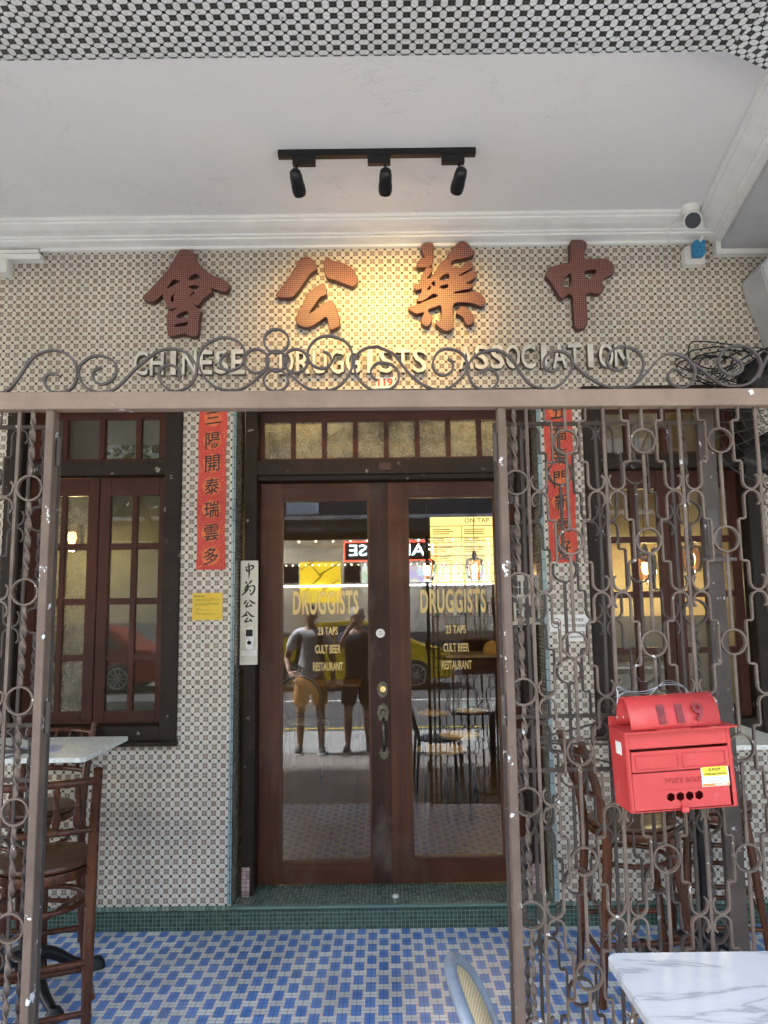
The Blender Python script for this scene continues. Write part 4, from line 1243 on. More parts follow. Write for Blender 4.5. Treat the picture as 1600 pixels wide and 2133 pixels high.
# ------------------------------------------------------------------ bar stools
def make_stool():
    r = thing('bar_stool', '', 'bar stool', (0, 0, 0), 0, 'dark bentwood bar stools by the tall tables')
    MB().lathe([(0, .690), (.15, .690), (.185, .694), (.192, .704), (.188, .714), (.175, .716), (.10, .712), (0, .710)], (0, 0, 0), 32).build('seat', SEATW, r, True)
    MB().lathe([(.150, .655), (.186, .655), (.190, .672), (.187, .689), (.150, .689)], (0, 0, 0), 32).build('seat_rim', BENT, r, True)
    for sx in (-1, 1):
        MB().tube(catmull([(sx * .13, .13, .66), (sx * .155, .165, .35), (sx * .185, .2, .0)], 5), .017, 12, radii=[.019] * 6 + [.016] * 5).build('leg', BENT, r, True)
        pp = catmull([(sx * .165, -.215, .0), (sx * .166, -.185, .35), (sx * .170, -.165, .66), (sx * .172, -.20, .88), (sx * .178, -.262, 1.075)], 6)
        MB().tube(pp, .02, 12, radii=[.017 + .004 * math.sin(math.pi * i / (len(pp) - 1)) for i in range(len(pp))]).build('back_post', BENT, r, True)
    def arc(z, bow, y, hw, rad, nm):
        p = catmull([(-hw, y, z), (-hw * .5, y - bow * .75, z + .004), (0, y - bow, z + .006), (hw * .5, y - bow * .75, z + .004), (hw, y, z)], 5)
        MB().tube(p, rad, 10).build(nm, BENT, r, True)
    arc(1.03, .045, -.245, .176, .015, 'top_rail'); arc(.845, .035, -.195, .172, .013, 'back_rail')
    for x in (-.11, -.038, .038, .11):
        b = .04 * (1 - (x / .17) ** 2)
        z0, z1 = .85, 1.03
        ys = lambda z: -.195 - .05 * (z - .85) / .18 - b
        prof = [(.008, 0), (.011, .03), (.007, .07), (.013, .14), (.016, .25), (.011, .42), (.008, .5), (.012, .56), (.007, .62), (.011, .75), (.014, .85), (.008, .95), (.008, 1)]
        MB().tube([(x, ys(z0 + f * (z1 - z0)), z0 + f * (z1 - z0)) for _, f in prof], 1, 10, radii=[q for q, _ in prof]).build('spindle', BENT, r, True)
    for z, k in ((.44, .155), (.30, .17)):
        if z == .44:
            MB().tube([(k * 1.02 * math.cos(a * math.pi / 14), k * 1.05 * math.sin(a * math.pi / 14) - .008, z + .11) for a in range(28)], .011, 10, closed=True).build('brace_ring', BENT, r, True)
    for z, pairs in ((.37, ((0, 1), (2, 3))), (.20, ((1, 2), (3, 0), (0, 1), (2, 3)))):
        t = z / .66
        c = [(-.185 + .05 * t, .2 - .065 * t), (.185 - .05 * t, .2 - .065 * t), (.19 - .02 * t, -.215 + .045 * t), (-.19 + .02 * t, -.215 + .045 * t)]
        for a, b in pairs:
            zz = z + (.05 if (a, b) in ((1, 2), (3, 0)) else 0)
            MB().tube([(*c[a], zz), (*c[b], zz)], .0115, 10).build('stretcher', BENT, r, True)
    return r
SL = [(-1.345, 3.15, 22, 'dark bentwood bar stool in the lower left corner with its spindle back towards the street'),
      (-1.75, 3.95, 176, 'dark bentwood bar stool on the far side of the left stone table, against the wall'),
      (1.09, 3.60, -88, 'dark bentwood bar stool under the post box at the near end of the right table'),
      (1.56, 3.88, 170, 'dark bentwood bar stool behind the post box, on the far side of the right table')]
proto = make_stool()
for i, (x, y, a, lb) in enumerate(SL):
    o = proto if i == 0 else copy_tree(proto)
    o.location = (x, y, 0); o.rotation_euler = (0, 0, math.radians(a)); o['label'] = lb

def bar_table(x0, x1, y0, y1, z, label):
    cx, cy = (x0 + x1) / 2, (y0 + y1) / 2
    r = thing('bar_table', label, 'table', (cx, cy, 0), 0, 'tall stone topped bar tables')
    hx, hy = (x1 - x0) / 2, (y1 - y0) / 2
    MB().prism([(-hx + .02, -hy), (hx - .02, -hy), (hx, -hy + .02), (hx, hy - .01), (hx - .01, hy), (-hx + .01, hy), (-hx, hy - .01), (-hx, -hy + .02)], z - .02, z).build('table_top', STONE, r, bevel=.003)
    MB().lathe([(.03, .08), (.05, .12), (.032, .2), (.03, .5), (.042, .55), (.03, .6), (.03, z - .08), (.1, z - .035), (.1, z - .0205), (0, z - .0205)], (0, 0, 0), 20).build('pedestal', CASTIRON, r, True)
    for k in range(4):
        a = math.radians(45 + 90 * k)
        p = catmull([(.02 * math.cos(a), .02 * math.sin(a), .16), (.12 * math.cos(a), .12 * math.sin(a), .13), (.22 * math.cos(a), .22 * math.sin(a), .06), (.32 * math.cos(a), .32 * math.sin(a), .026)], 5)
        MB().tube(p, .02, 10, radii=[.032 - .012 * i / (len(p) - 1) for i in range(len(p))]).lathe([(0, 0), (.04, .002), (.036, .026), (.02, .05), (0, .055)], (.33 * math.cos(a), .33 * math.sin(a), 0), 12).build('foot', CASTIRON, r, True)
    return r
bar_table(-1.95, -1.275, 3.34, 3.905, 1.05, 'tall stone topped table on black iron feet, left behind the gate')
bar_table(1.12, 1.80, 3.43, 4.02, 1.05, 'tall stone topped table half hidden behind the red post box')
r = thing('menu_sheet', 'laminated bluish menu sheet lying on the left stone table', 'menu', (-1.58, 3.55, 1.051), .3)
MB().box(-.11, .11, -.09, .09, 0, .002).build('sheet', plain('menu_blue', (.42, .47, .62), .3, 0, .1), r)

# ------------------------------------------------------------------ pavement table and cane chair
r = thing('marble_table', 'white veined marble table outside the gate at the lower right', 'table', (.95, 1.78, 0))
TX0, TX1, TY0, TY1 = -.383, .45, -.42, .372
rc = .03
cor = []
for cx, cy, a0 in ((TX1 - rc, TY1 - rc, 0), (TX0 + rc, TY1 - rc, 90), (TX0 + rc, TY0 + rc, 180), (TX1 - rc, TY0 + rc, 270)):
    for k in range(7):
        a = math.radians(a0 + 15 * k); cor.append((cx + rc * math.cos(a), cy + rc * math.sin(a)))
MB().prism(cor, .722, .75).build('table_top', MARB, r, True, .004)
MB().lathe([(.2, 0), (.2, .012), (.03, .03), (.028, .7), (.12, .71), (.12, .721), (0, .721)], (.03, 0, 0), 24).build('pedestal', CASTIRON, r, True)

ch = thing('cane_chair', 'pavement chair with blue grey frame and oval cane back facing the marble table', 'chair', (.485, 1.66, 0), math.radians(-3))
lean = math.radians(19)
def bk(u, v, off=0):  # on the leaning back: u across, v up
    return (-.20 - v * math.sin(lean) - off + .03 * (1 - (u / .2) ** 2) * -1, u, .542 + v * math.cos(lean))
ov = [(.195 * math.cos(k * math.pi / 20), .2 + .205 * math.sin(k * math.pi / 20)) for k in range(40)]
MB().tube([bk(u, v) for u, v in ov], 0.0135, 10, closed=True).build('back_frame', GREYBLUE, ch, True)
vs, fs = [bk(0, .2)], []
for s in (.5, 1):
    for u, v in ov: vs.append(bk(u * s * .93, .2 + (v - .2) * s * .93))
for k in range(40):
    l = (k + 1) % 40
    fs += [(0, 1 + k, 1 + l), (1 + k, 41 + k, 41 + l, 1 + l)]
pn = MB().add(vs, fs).build('cane_back', CANE, ch, True)
md = pn.modifiers.new('thickness', 'SOLIDIFY'); md.thickness = .006; md.offset = 0
for s in (-1, 1):
    MB().tube(catmull([bk(s * .17, .1), (-.2, s * .18, .5), (-.2, s * .18, .44), (-.23, s * .19, 0)], 5), .015, 10).build('back_leg', GREYBLUE, ch, True)
    MB().tube([(.17, s * .17, .44), (.2, s * .19, 0)], .015, 10).build('front_leg', GREYBLUE, ch, True)
MB().lathe([(0, .44), (.2, .44), (.215, .45), (.2, .462), (0, .458)], (0, 0, 0), 28).build('seat', GREYBLUE, ch, True)

# ------------------------------------------------------------------ wall fan in the upper right corner
fc = Yp(1652, 862, 3.72)
fn = thing('wall_fan', 'large black caged wall fan hanging in the right corner', 'fan', fc, 0)
fn.rotation_euler = (math.radians(-14), 0, math.radians(-22))
RF = .40
m = MB()
for k in range(9):
    rr = RF * (.2 + .8 * k / 8); y = -.11 + .11 * (k / 8) ** 2
    m.tube([(rr * math.cos(a * math.pi / 20), y, rr * math.sin(a * math.pi / 20)) for a in range(40)], .0022 if k < 8 else .006, 6, closed=True)
for k in range(28):
    a = 2 * math.pi * k / 28
    m.tube([(RF * q * math.cos(a + .5 * (1 - q)), -.11 + .11 * q * q, RF * q * math.sin(a + .5 * (1 - q))) for q in (.18, .4, .6, .8, 1)], .002, 5)
m.build('cage', plain('fan_wire', (.045, .05, .055), .4, .6), fn)
for k in range(3):
    vs = []
    for q in range(9):
        rr = .07 + .29 * q / 8; w = .28 + .5 * math.sin(math.pi * q / 9)
        for s in (-1, 1):
            a = k * 2.094 + s * w * .5
            vs.append((rr * math.cos(a), -.02 + s * .03, rr * math.sin(a)))
    bl = MB().add(vs, [(2 * i, 2 * i + 1, 2 * i + 3, 2 * i + 2) for i in range(8)]).build('blade', BLACK, fn, True)
    md = bl.modifiers.new('thickness', 'SOLIDIFY'); md.thickness = .004
MB().lathe([(0, -.12), (.06, -.115), (.07, -.08), (.07, -.02), (.09, .02), (.09, .16), (.06, .2), (0, .2)], (0, 0, 0), 20, 'y').build('motor', BLACK, fn, True)
MB().tube([(0, .15, 0), (0, .3, .06), (0, .5, .08)], .02, 8).build('bracket', BLACK, fn, True)
# coil of black cable above the window
r = thing('cable_coil', 'tangle of black cables bunched on the wall above the right window', 'cable', (1.98, D - .01, 2.92))
rnd = random.Random(4)
m = MB()
for k in range(7):
    cx, cz, R0 = rnd.uniform(-.22, .15), rnd.uniform(.06, .16), rnd.uniform(.07, .15)
    m.tube(catmull([(cx + R0 * 1.5 * math.cos(a) * rnd.uniform(.8, 1.2), -.01 - rnd.uniform(0, .05), cz + R0 * .75 * math.sin(a) * rnd.uniform(.8, 1.2)) for a in [j * .7 for j in range(9)]], 4), .0042, 6)
m.build('strand', BLACK, r, True)
r = thing('white_stopper', 'small white bottle stopper lying on the green step', 'stopper', Yp(824, 1860, 4.36).to_tuple()[:2] + (.1205,))
MB().lathe([(0, 0), (.016, 0), (.017, .004), (.014, .012), (0, .013)], (0, 0, 0), 20).build('cap', PLASTIC_W, r, True)

# ------------------------------------------------------------------ inside the bar
mb_ = thing('menu_board', 'backlit cream menu board headed ON TAP on the bar wall', 'menu board', (1.35, 9.32, 1.96))
MB().box(-.80, .80, 0, .04, -.02, .82).build('frame', BLACK, mb_)
MB().box(-.79, .79, -.006, -.0, -.01, .81).build('lit_panel', emit('lit_menu_panel', (1, .74, .24), .19), mb_)
text('heading', 'ON TAP', BLACKP, mb_, (-.22, -.009, .765), .3, .055, .001)
m = MB()
for z in (0.02, .12, .23, .34, .45, .56, .70): m.box(-.79, .79, -.009, -.007, z - .004, z + .004)
for x in (-.41, -.02, .37): m.box(x - .003, x + .003, -.0095, -.0075, 0, .70)
m.build('grid_line', BLACKP, mb_)
m = MB(); rnd = random.Random(3)
for z in (.14, .25, .36, .47, .58):
    for x in (-.76, -.38, .01, .40):
        for q in range(3): m.box(x, x + rnd.uniform(.12, .26), -.009, -.007, z + .02 + q * .026, z + .03 + q * .026)
m.build('list_line', plain('brown_print', (.32, .2, .06), .6), mb_)
LAMPG = emit('lamp_bulb', (1, .8, .45), 2.2)
AMBER = glass('amber_lamp_glass', 1.4, (.9, .75, .6))
def pendant(x, y, z, ln, label, e=2.2):
    r = thing('pendant_lamp', label, 'pendant lamp', (x, y, z), 0, 'amber glass pendant lamps inside the bar')
    MB().lathe([(.03, .11), (.075, .09), (.085, .03), (.08, -.03), (.062, -.09), (.03, -.1), (.028, -.097), (.06, -.087), (.077, -.03), (.082, .03), (.072, .087), (.03, .105)], (0, 0, 0), 24).build('shade', AMBER, r, True)
    MB().lathe([(0, .02), (.025, .04), (.032, .0), (.02, -.04), (0, -.05)], (0, 0, 0), 16).build('bulb', LAMPG, r, True)
    MB().lathe([(0, .1), (.02, .1), (.024, .13), (.014, .17), (0, .17)], (0, 0, 0), 14).build('cap', BLACK, r, True)
    MB().tube([(0, 0, .17), (0, 0, ln)], .003, 6).build('cord', BLACK, r)
    L = bpy.data.lights.new('pendant', 'POINT'); L.energy = e * .5; L.color = (1, .75, .42); L.shadow_soft_size = .03
    lo = bpy.data.objects.new('pendant', L); COL.objects.link(lo); lo.parent = r; lo.location = (0, 0, -.12)
def at(px, py, y): return Yp(px, py, y)
for _x, _t in ((-.5, 'left'), (.62, 'right')):
    pendant(_x, 4.92, 3.12, .6, 'lit pendant lamp high behind the ' + _t + ' end of the door transom', 4)
p = at(889, 1188, 7.0); pendant(p.x, p.y, p.z, 3.75 - p.z, 'amber glass pendant lamp left, hanging before the lit menu board', 2)
p = at(989, 1186, 7.0); pendant(p.x, p.y, p.z, 3.75 - p.z, 'amber glass pendant lamp right, hanging before the lit menu board', 2)
p = at(1345, 1183, 5.6); pendant(p.x, p.y, p.z, 3.75 - p.z, 'lit pendant lamp inside the right window behind the grille', 9)
p = at(1440, 1165, 5.7); pendant(p.x, p.y, p.z, 3.75 - p.z, 'lit pendant lamp seen in the right casement of the right window', 6)
p = at(150, 1120, 5.5); pendant(p.x, p.y, p.z, 3.75 - p.z, 'lit pendant lamp inside the left window', 5)
bc = thing('bar_counter', 'dark bar counter with pale top under the lit menu board', 'bar counter', (1.3, 8.6, .12))
MB().box(-.62, 1.3, -.3, .3, 0, 1.02).build('front', plain('dark_bar_front', (.03, .012, .01), .5), bc)
MB().box(-.66, 1.34, -.34, .34, 1.02, 1.05).build('top', plain('bar_top', (.3, .24, .16), .3), bc)
sh = thing('bottle_shelf', 'long shelf of the back bar under the menu board', 'shelf', (1.35, 9.25, 1.58))
MB().box(-.8, .8, -.12, .06, -.02, 0).build('board', SEATW, sh)
MB().box(-.8, .8, .06, .08, -.3, .36).build('back_panel', plain('bar_back', (.1, .07, .04), .5), sh)
GCOL = [(.03, .08, .03), (.12, .05, .01), (.35, .3, .2), (.02, .03, .05), (.2, .03, .02)]
gm = [plain('bottle_glass', c, .1) for c in GCOL]
for k in range(13):
    h = .2 + .08 * ((k * 7) % 5) / 4
    o = MB().lathe([(0, 0), (.034, 0), (.035, h * .6), (.014, h * .75), (.013, h), (0, h)], (0, 0, 0), 14).build('bottle', gm[k % 5], None, True)
    o.location = (.62 + .105 * k, 9.2, 1.58)
    tag(o, ['dark green', 'amber brown', 'clear pale', 'near black', 'dark red'][k % 5] + ' bottle on the back bar shelf', 'bottle', 'bottles on the back bar shelf')
cp = thing('baseball_cap', 'tan baseball cap resting on the bar counter', 'cap', (1.17, 8.55, 1.1705))
MB().lathe([(.105, 0), (.105, .04), (.09, .09), (.05, .125), (.012, .135), (.012, .14), (0, .14)], (0, 0, 0), 20).build('crown', plain('tan_cloth', (.5, .32, .12), .8), cp, True)
MB().lathe([(0, 0), (.1, .002), (.1, .01), (0, .012)], (0, -.09, 0), 20).build('brim', plain('tan_brim', (.45, .28, .1), .8), cp, True)
def low_stool(x, y, label):
    r = thing('low_stool', label, 'stool', (x, y, .12), 0, 'round stools inside the bar')
    MB().lathe([(0, .47), (.16, .47), (.17, .48), (.17, .495), (.16, .5), (0, .5)], (0, 0, 0), 26).build('seat', plain('yellow_lit_seat', (.5, .36, .14), .35), r, True)  # yellow lamplight on the top is put into the seat colour
    for k in range(4):
        a = math.radians(45 + 90 * k)
        MB().tube([(.12 * math.cos(a), .12 * math.sin(a), .47), (.17 * math.cos(a), .17 * math.sin(a), 0)], .013, 8).build('leg', BLACK, r)
for px, py, y, lb in ((957, 1528, 7.0, 'round stool nearest the glass door, its top coloured as if yellow lit'), (985, 1477, 8.0, 'round stool at the back on the right, its top coloured as if yellow lit'), (905, 1482, 7.9, 'round stool at the back on the left, its top coloured as if yellow lit')):
    v = ray(px, py); t = (.62 - EYE) / v.z
    low_stool(v.x * t, v.y * t, lb)
ic = thing('bar_chair', 'black bentwood chair with round back just inside the glass door', 'chair', (.42, 6.15, .12), math.radians(-80))
MB().lathe([(0, .44), (.19, .44), (.2, .45), (.19, .465), (0, .46)], (0, 0, 0), 26).build('seat', plain('chair_cane_dark', (.2, .14, .07), .5), ic, True)
MB().tube(catmull([(-.17, -.17, 0), (-.17, -.17, .45), (-.19, -.22, .7), (-.1, -.26, .87), (.1, -.26, .87), (.19, -.22, .7), (.17, -.17, .45), (.17, -.17, 0)], 6), .015, 10).build('back_frame', BLACK, ic, True)
for s in (-1, 1): MB().tube([(s * .14, .14, .45), (s * .17, .18, 0)], .014, 8).build('leg', BLACK, ic)

wt = thing('wooden_table', 'brown wooden table inside the bar seen through the left door glass', 'table', (-.72, 8.7, .12))
MB().box(-.45, .45, -.3, .3, .72, .75).build('table_top', plain('brown_table_top', (.2, .11, .05), .35, 0, .2), wt, bevel=.004)
for sx in (-1, 1):
    for sy in (-1, 1): MB().box(sx * .4 - .02, sx * .4 + .02, sy * .25 - .02, sy * .25 + .02, 0, .719).build('leg', BENT, wt)
c2 = copy_tree(ch); c2.location = (-.78, 7.75, .12); c2.rotation_euler = (0, 0, math.radians(82))
c2['label'] = 'cane backed chair inside the bar, drawn up to the wooden table'
p2_ = at(560, 1100, 8.0)
pendant(-1.35, 8.2, 2.0, 1.7, 'hidden pendant lamp added to light the wooden table inside the bar', 5)  # added lamp, out of view, brightens the table and cane chair

# ------------------------------------------------------------------ across the street (seen in the door and window glass)
op = thing('facing_shop', 'brightly lit eatery across the street under a dark fascia', 'building', (0, -14, 0))
OFF = (0, -14, 0)
def opart(mb, name, mat, **k): return mb.build(name, mat, op, off=OFF, **k)
DKW = plain('dark_facade', (.06, .065, .07), .8, 0, .2, 1.5)
opart(MB().box(-14, 14, -18, -14.6, 0, .4).box(-14, 14, -18, -14.3, 4.4, 6.2), 'wall', DKW)
opart(MB().box(-14, 14, -18, -14.3, 6.2, 10), 'upper_wall', plain('pale_upper_facade', (.5, .5, .48), .8, 0, .1, 2))
opart(MB().box(-3.0, -2.0, -14.3, -14.26, 4.6, 5.9), 'wall_panel', plain('pale_panel', (.62, .66, .68), .8))
opart(MB().box(-14, 14, -14.3, -13.2, 3.75, 4.4), 'fascia', plain('fascia_grey', (.035, .037, .04), .6))
opart(MB().box(-14, 14, -13.2, -13.15, 4.3, 4.42), 'fascia_edge', plain('fascia_trim', (.5, .5, .5), .5))
RZ = Matrix.Rotation(math.pi, 4, 'Z')
text('fascia_lettering', 'SingGas LPG', plain('fascia_letters', (.3, .3, .31), .5), op, (-2.3, .86, 4.02), 1.1, .14, .004, .01, RZ)
opart(MB().box(-14, 14, -16.2, -16.1, .05, 4.3), 'back_wall', plain('eatery_wall', (.5, .5, .48), .7))
opart(MB().box(-14, 14, -16, -13.3, 3.7, 3.74), 'canopy_ceiling', plain('eatery_ceiling', (.6, .6, .6), .7))
opart(MB().box(-2.6, -1.35, -14.5, -14.45, 1.9, 3.15), 'yellow_panel', emit('lit_yellow_panel', (1, .72, .03), .9))
m = MB()
for a, b in (((-2.6, 2.9), (-2.2, 3.15)), ((-2.3, 3.1), (-1.95, 2.7)), ((-2.0, 2.75), (-1.4, 3.1)), ((-2.5, 2.2), (-1.9, 2.75)), ((-1.9, 2.3), (-1.4, 2.6))):
    m.tube([(a[0], -14.44, a[1]), (b[0], -14.44, b[1])], .015, 6)
opart(m, 'panel_line', BLACK)
opart(MB().box(-1.25, -.75, -14.5, -14.42, 2.5, 3.1).box(-3.1, -2.65, -14.5, -14.42, 2.5, 3.1), 'screen', BLACK)
fp = M('food_picture'); _v = fp.node('ShaderNodeTexVoronoi'); _v.inputs['Scale'].default_value = 5
fp.nt.links.new(fp.coord(), _v.inputs[0]); _q = fp.mix(.55, _v.outputs['Color'], (.75, .82, .78))
fp.nt.links.new(_q, fp.b.inputs['Emission Color']); fp.b.inputs['Emission Strength'].default_value = 1.1; fp.color(_q)
opart(MB().box(-.7, 3.2, -14.5, -14.45, 2.5, 3.0), 'picture_menu', fp.mat)
opart(MB().box(-4, 4, -14.45, -14.4, 2.38, 2.44), 'light_strip', emit('white_strip', (.9, .95, 1), 5))
opart(MB().box(-5, 5, -14.6, -14.3, .02, 1.0), 'counter', plain('eatery_counter', (.12, .12, .12), .5))
opart(MB().box(-1.2, 1.6, -13.65, -13.6, 3.1, 3.68), 'sign_board', plain('sign_black', (.01, .01, .012), .4))
m = MB()
for q in ((-1.2, 1.6, 3.1, 3.13), (-1.2, 1.6, 3.65, 3.68), (-1.2, -1.17, 3.13, 3.65), (1.57, 1.6, 3.13, 3.65)): m.box(q[0], q[1], -13.6, -13.56, q[2], q[3])
opart(m, 'sign_border', emit('red_neon', (1, .06, .03), 5))
text('sign_lettering', 'PARADISE', emit('pale_neon', (.65, .95, 1), 5), op, (.2, .46, 3.42), 2.5, .34, .01, .01, RZ)
bm_ = emit('warm_bulb', (1, .85, .55), 22)
m = MB()
for k in range(26): m.lathe([(0, 0), (.03, .03), (0, .06)], (-6 + .5 * k, -13.25, 3.64), 8)
for k in range(40): m.lathe([(0, 0), (.022, .022), (0, .044)], (-4 + .2 * k, -14.3, 3.02 + .0 * k), 6)
opart(m, 'bulb_row', bm_)
for x in (-4, 0, 4):
    L = bpy.data.lights.new('eatery_lamp', 'POINT'); L.energy = 60; L.color = (1, .93, .82); L.shadow_soft_size = .2
    lo = bpy.data.objects.new('eatery_lamp', L); COL.objects.link(lo); lo.parent = op; lo.location = (x, -.9, 3.4)

# ------------------------------------------------------------------ cars
def car(name, label, x, y, col, fx, kind='taxi'):
    r = thing(name, label, 'car', (x, y, -.12))
    bodym = plain(name + '_paint', col, .25, 0, .04, 4, coat=.5)
    gl_ = plain(name + '_window_tint', (.02, .024, .028), .08)
    side = [(-2.25, .35), (-2.28, .75), (-2.1, .95), (-1.75, 1.0), (-1.15, 1.42), (-.4, 1.52), (.55, 1.5), (1.15, 1.2), (1.6, .98), (2.1, .85), (2.28, .65), (2.25, .35), (1.9, .25), (-1.9, .25)]
    cc = [(fx * p.x, p.z) for p in catmull([(a, 0, b) for a, b in side], 4, True)]
    def halfw(z): return .88 if z < .95 else .88 - .32 * (z - .95)
    n = len(cc); vs = [(a, -halfw(b), b) for a, b in cc] + [(a, halfw(b), b) for a, b in cc]
    fs = [tuple(range(n)), tuple(range(2 * n - 1, n - 1, -1))] + [(i, (i + 1) % n, n + (i + 1) % n, n + i) for i in range(n)]
    MB().add(vs, fs).build('body', bodym, r, True, .02)
    for s in (-1, 1):
        for poly in ([(-1.45, 1.0), (-1.05, 1.38), (-.45, 1.44), (-.45, 1.0)], [(-.38, 1.0), (-.38, 1.44), (.5, 1.43), (1.05, 1.18), (1.25, 1.0)]):
            vs = [(fx * a, s * (halfw(b) + .006), b) for a, b in poly] + [(fx * a, s * (halfw(b) - .02), b) for a, b in poly]
            k = len(poly)
            MB().add(vs, [tuple(range(k)), tuple(range(2 * k - 1, k - 1, -1))] + [(i, (i + 1) % k, k + (i + 1) % k, k + i) for i in range(k)]).build('side_window', gl_, r)
        for wx in (-1.4, 1.42):
            wh = MB().lathe([(0, s * .72), (.31, s * .72), (.33, s * .76), (.33, s * .88), (.30, s * .905), (0, s * .905)], (fx * wx, 0, .33), 28, 'y').build('wheel', BLACK, r, True)
            mm = MB()
            for q in range(10):
                a = q * math.pi / 5
                mm.tube([(fx * wx, s * .912, .33), (fx * wx + .22 * math.cos(a), s * .912, .33 + .22 * math.sin(a))], .016, 6)
            mm.tube([(fx * wx + .22 * math.cos(a * math.pi / 14), s * .91, .33 + .22 * math.sin(a * math.pi / 14)) for a in range(28)], .02, 6, closed=True)
            mm.build('rim', plain('alloy', (.5, .5, .5), .3, .8), wh, True)
        MB().box(-.02, .14, -.012, .012, -.012, .012).xform(Matrix.Translation((fx * -.3, s * .885, .9))).build('door_handle', bodym, r)
    MB().box(fx * 2.1 - .1, fx * 2.1 + .1, -.75, .75, .66, .76).build('headlight', PLASTIC_W, r, bevel=.02)
    if kind == 'taxi': MB().box(-.2, .2, -.3, .3, 1.53, 1.62).build('roof_sign', PLASTIC_W, r, bevel=.02)
    return r
car('taxi', 'yellow taxi passing on the street behind the photographer, seen in the door glass', -.75, -9.3, (.62, .42, .015), 1)
car('parked_car', 'red car on the street, seen in the left window panes', -7.4, -9.6, (.25, .02, .018), -1, 'car')
tree = thing('street_tree', 'street tree across the road, seen dimly in the window panes', 'tree', (-5.6, -11.6, 0))
MB().tube(catmull([(0, 0, -.2), (.05, 0, 1.5), (.3, .1, 3), (.9, .2, 4.6)], 6), .16, 10).tube(catmull([(.1, 0, 2.2), (-.4, 0, 3.4), (-1, .2, 5)], 6), .09, 8).build('trunk', plain('bark', (.06, .05, .04), .9), tree, True)
rnd = random.Random(11); m = MB()
for k in range(1500):
    c = rnd.choice(((.9, .2, 5.4), (-1, .2, 5.6), (0, 0, 6.4), (1.7, .2, 6)))
    p = Vector(c) + Vector((rnd.gauss(0, .55), rnd.gauss(0, .5), rnd.gauss(0, .45)))
    a, b = Vector((rnd.uniform(-1, 1), rnd.uniform(-1, 1), rnd.uniform(-1, 1))).normalized() * .12, Vector((rnd.uniform(-1, 1), rnd.uniform(-1, 1), rnd.uniform(-.5, .5))).normalized() * .09
    m.add([p - a, p + b, p + a, p - b], [(0, 1, 2, 3)])
m.build('crown', plain('leaf_green', (.05, .09, .03), .7, 0, .5, 3), tree)

# ------------------------------------------------------------------ the two people on the pavement
def skin_mesh(verts, edges, sub=1):
    me = bpy.data.meshes.new('tmp'); me.from_pydata([v[:3] for v in verts], [], [])
    me.edges.add(len(edges)); me.edges.foreach_set('vertices', [i for e in edges for i in e]); me.update()
    o = bpy.data.objects.new('tmp', me); COL.objects.link(o)
    sk = o.modifiers.new('s', 'SKIN'); sk.use_smooth_shade = True
    for i, v in enumerate(verts):
        r = v[3]; d = me.skin_vertices[0].data[i]
        d.radius = r if isinstance(r, tuple) else (r, r)
        d.use_root = (i == 0)
    sb_ = o.modifiers.new('d', 'SUBSURF'); sb_.levels = sub; sb_.render_levels = sub
    dg = bpy.context.evaluated_depsgraph_get(); dg.update()
    out = bpy.data.meshes.new_from_object(o.evaluated_get(dg))
    bpy.data.objects.remove(o)
    return out

def join_into(mb, me):
    mb.add([v.co for v in me.vertices], [tuple(p.vertices) for p in me.polygons])

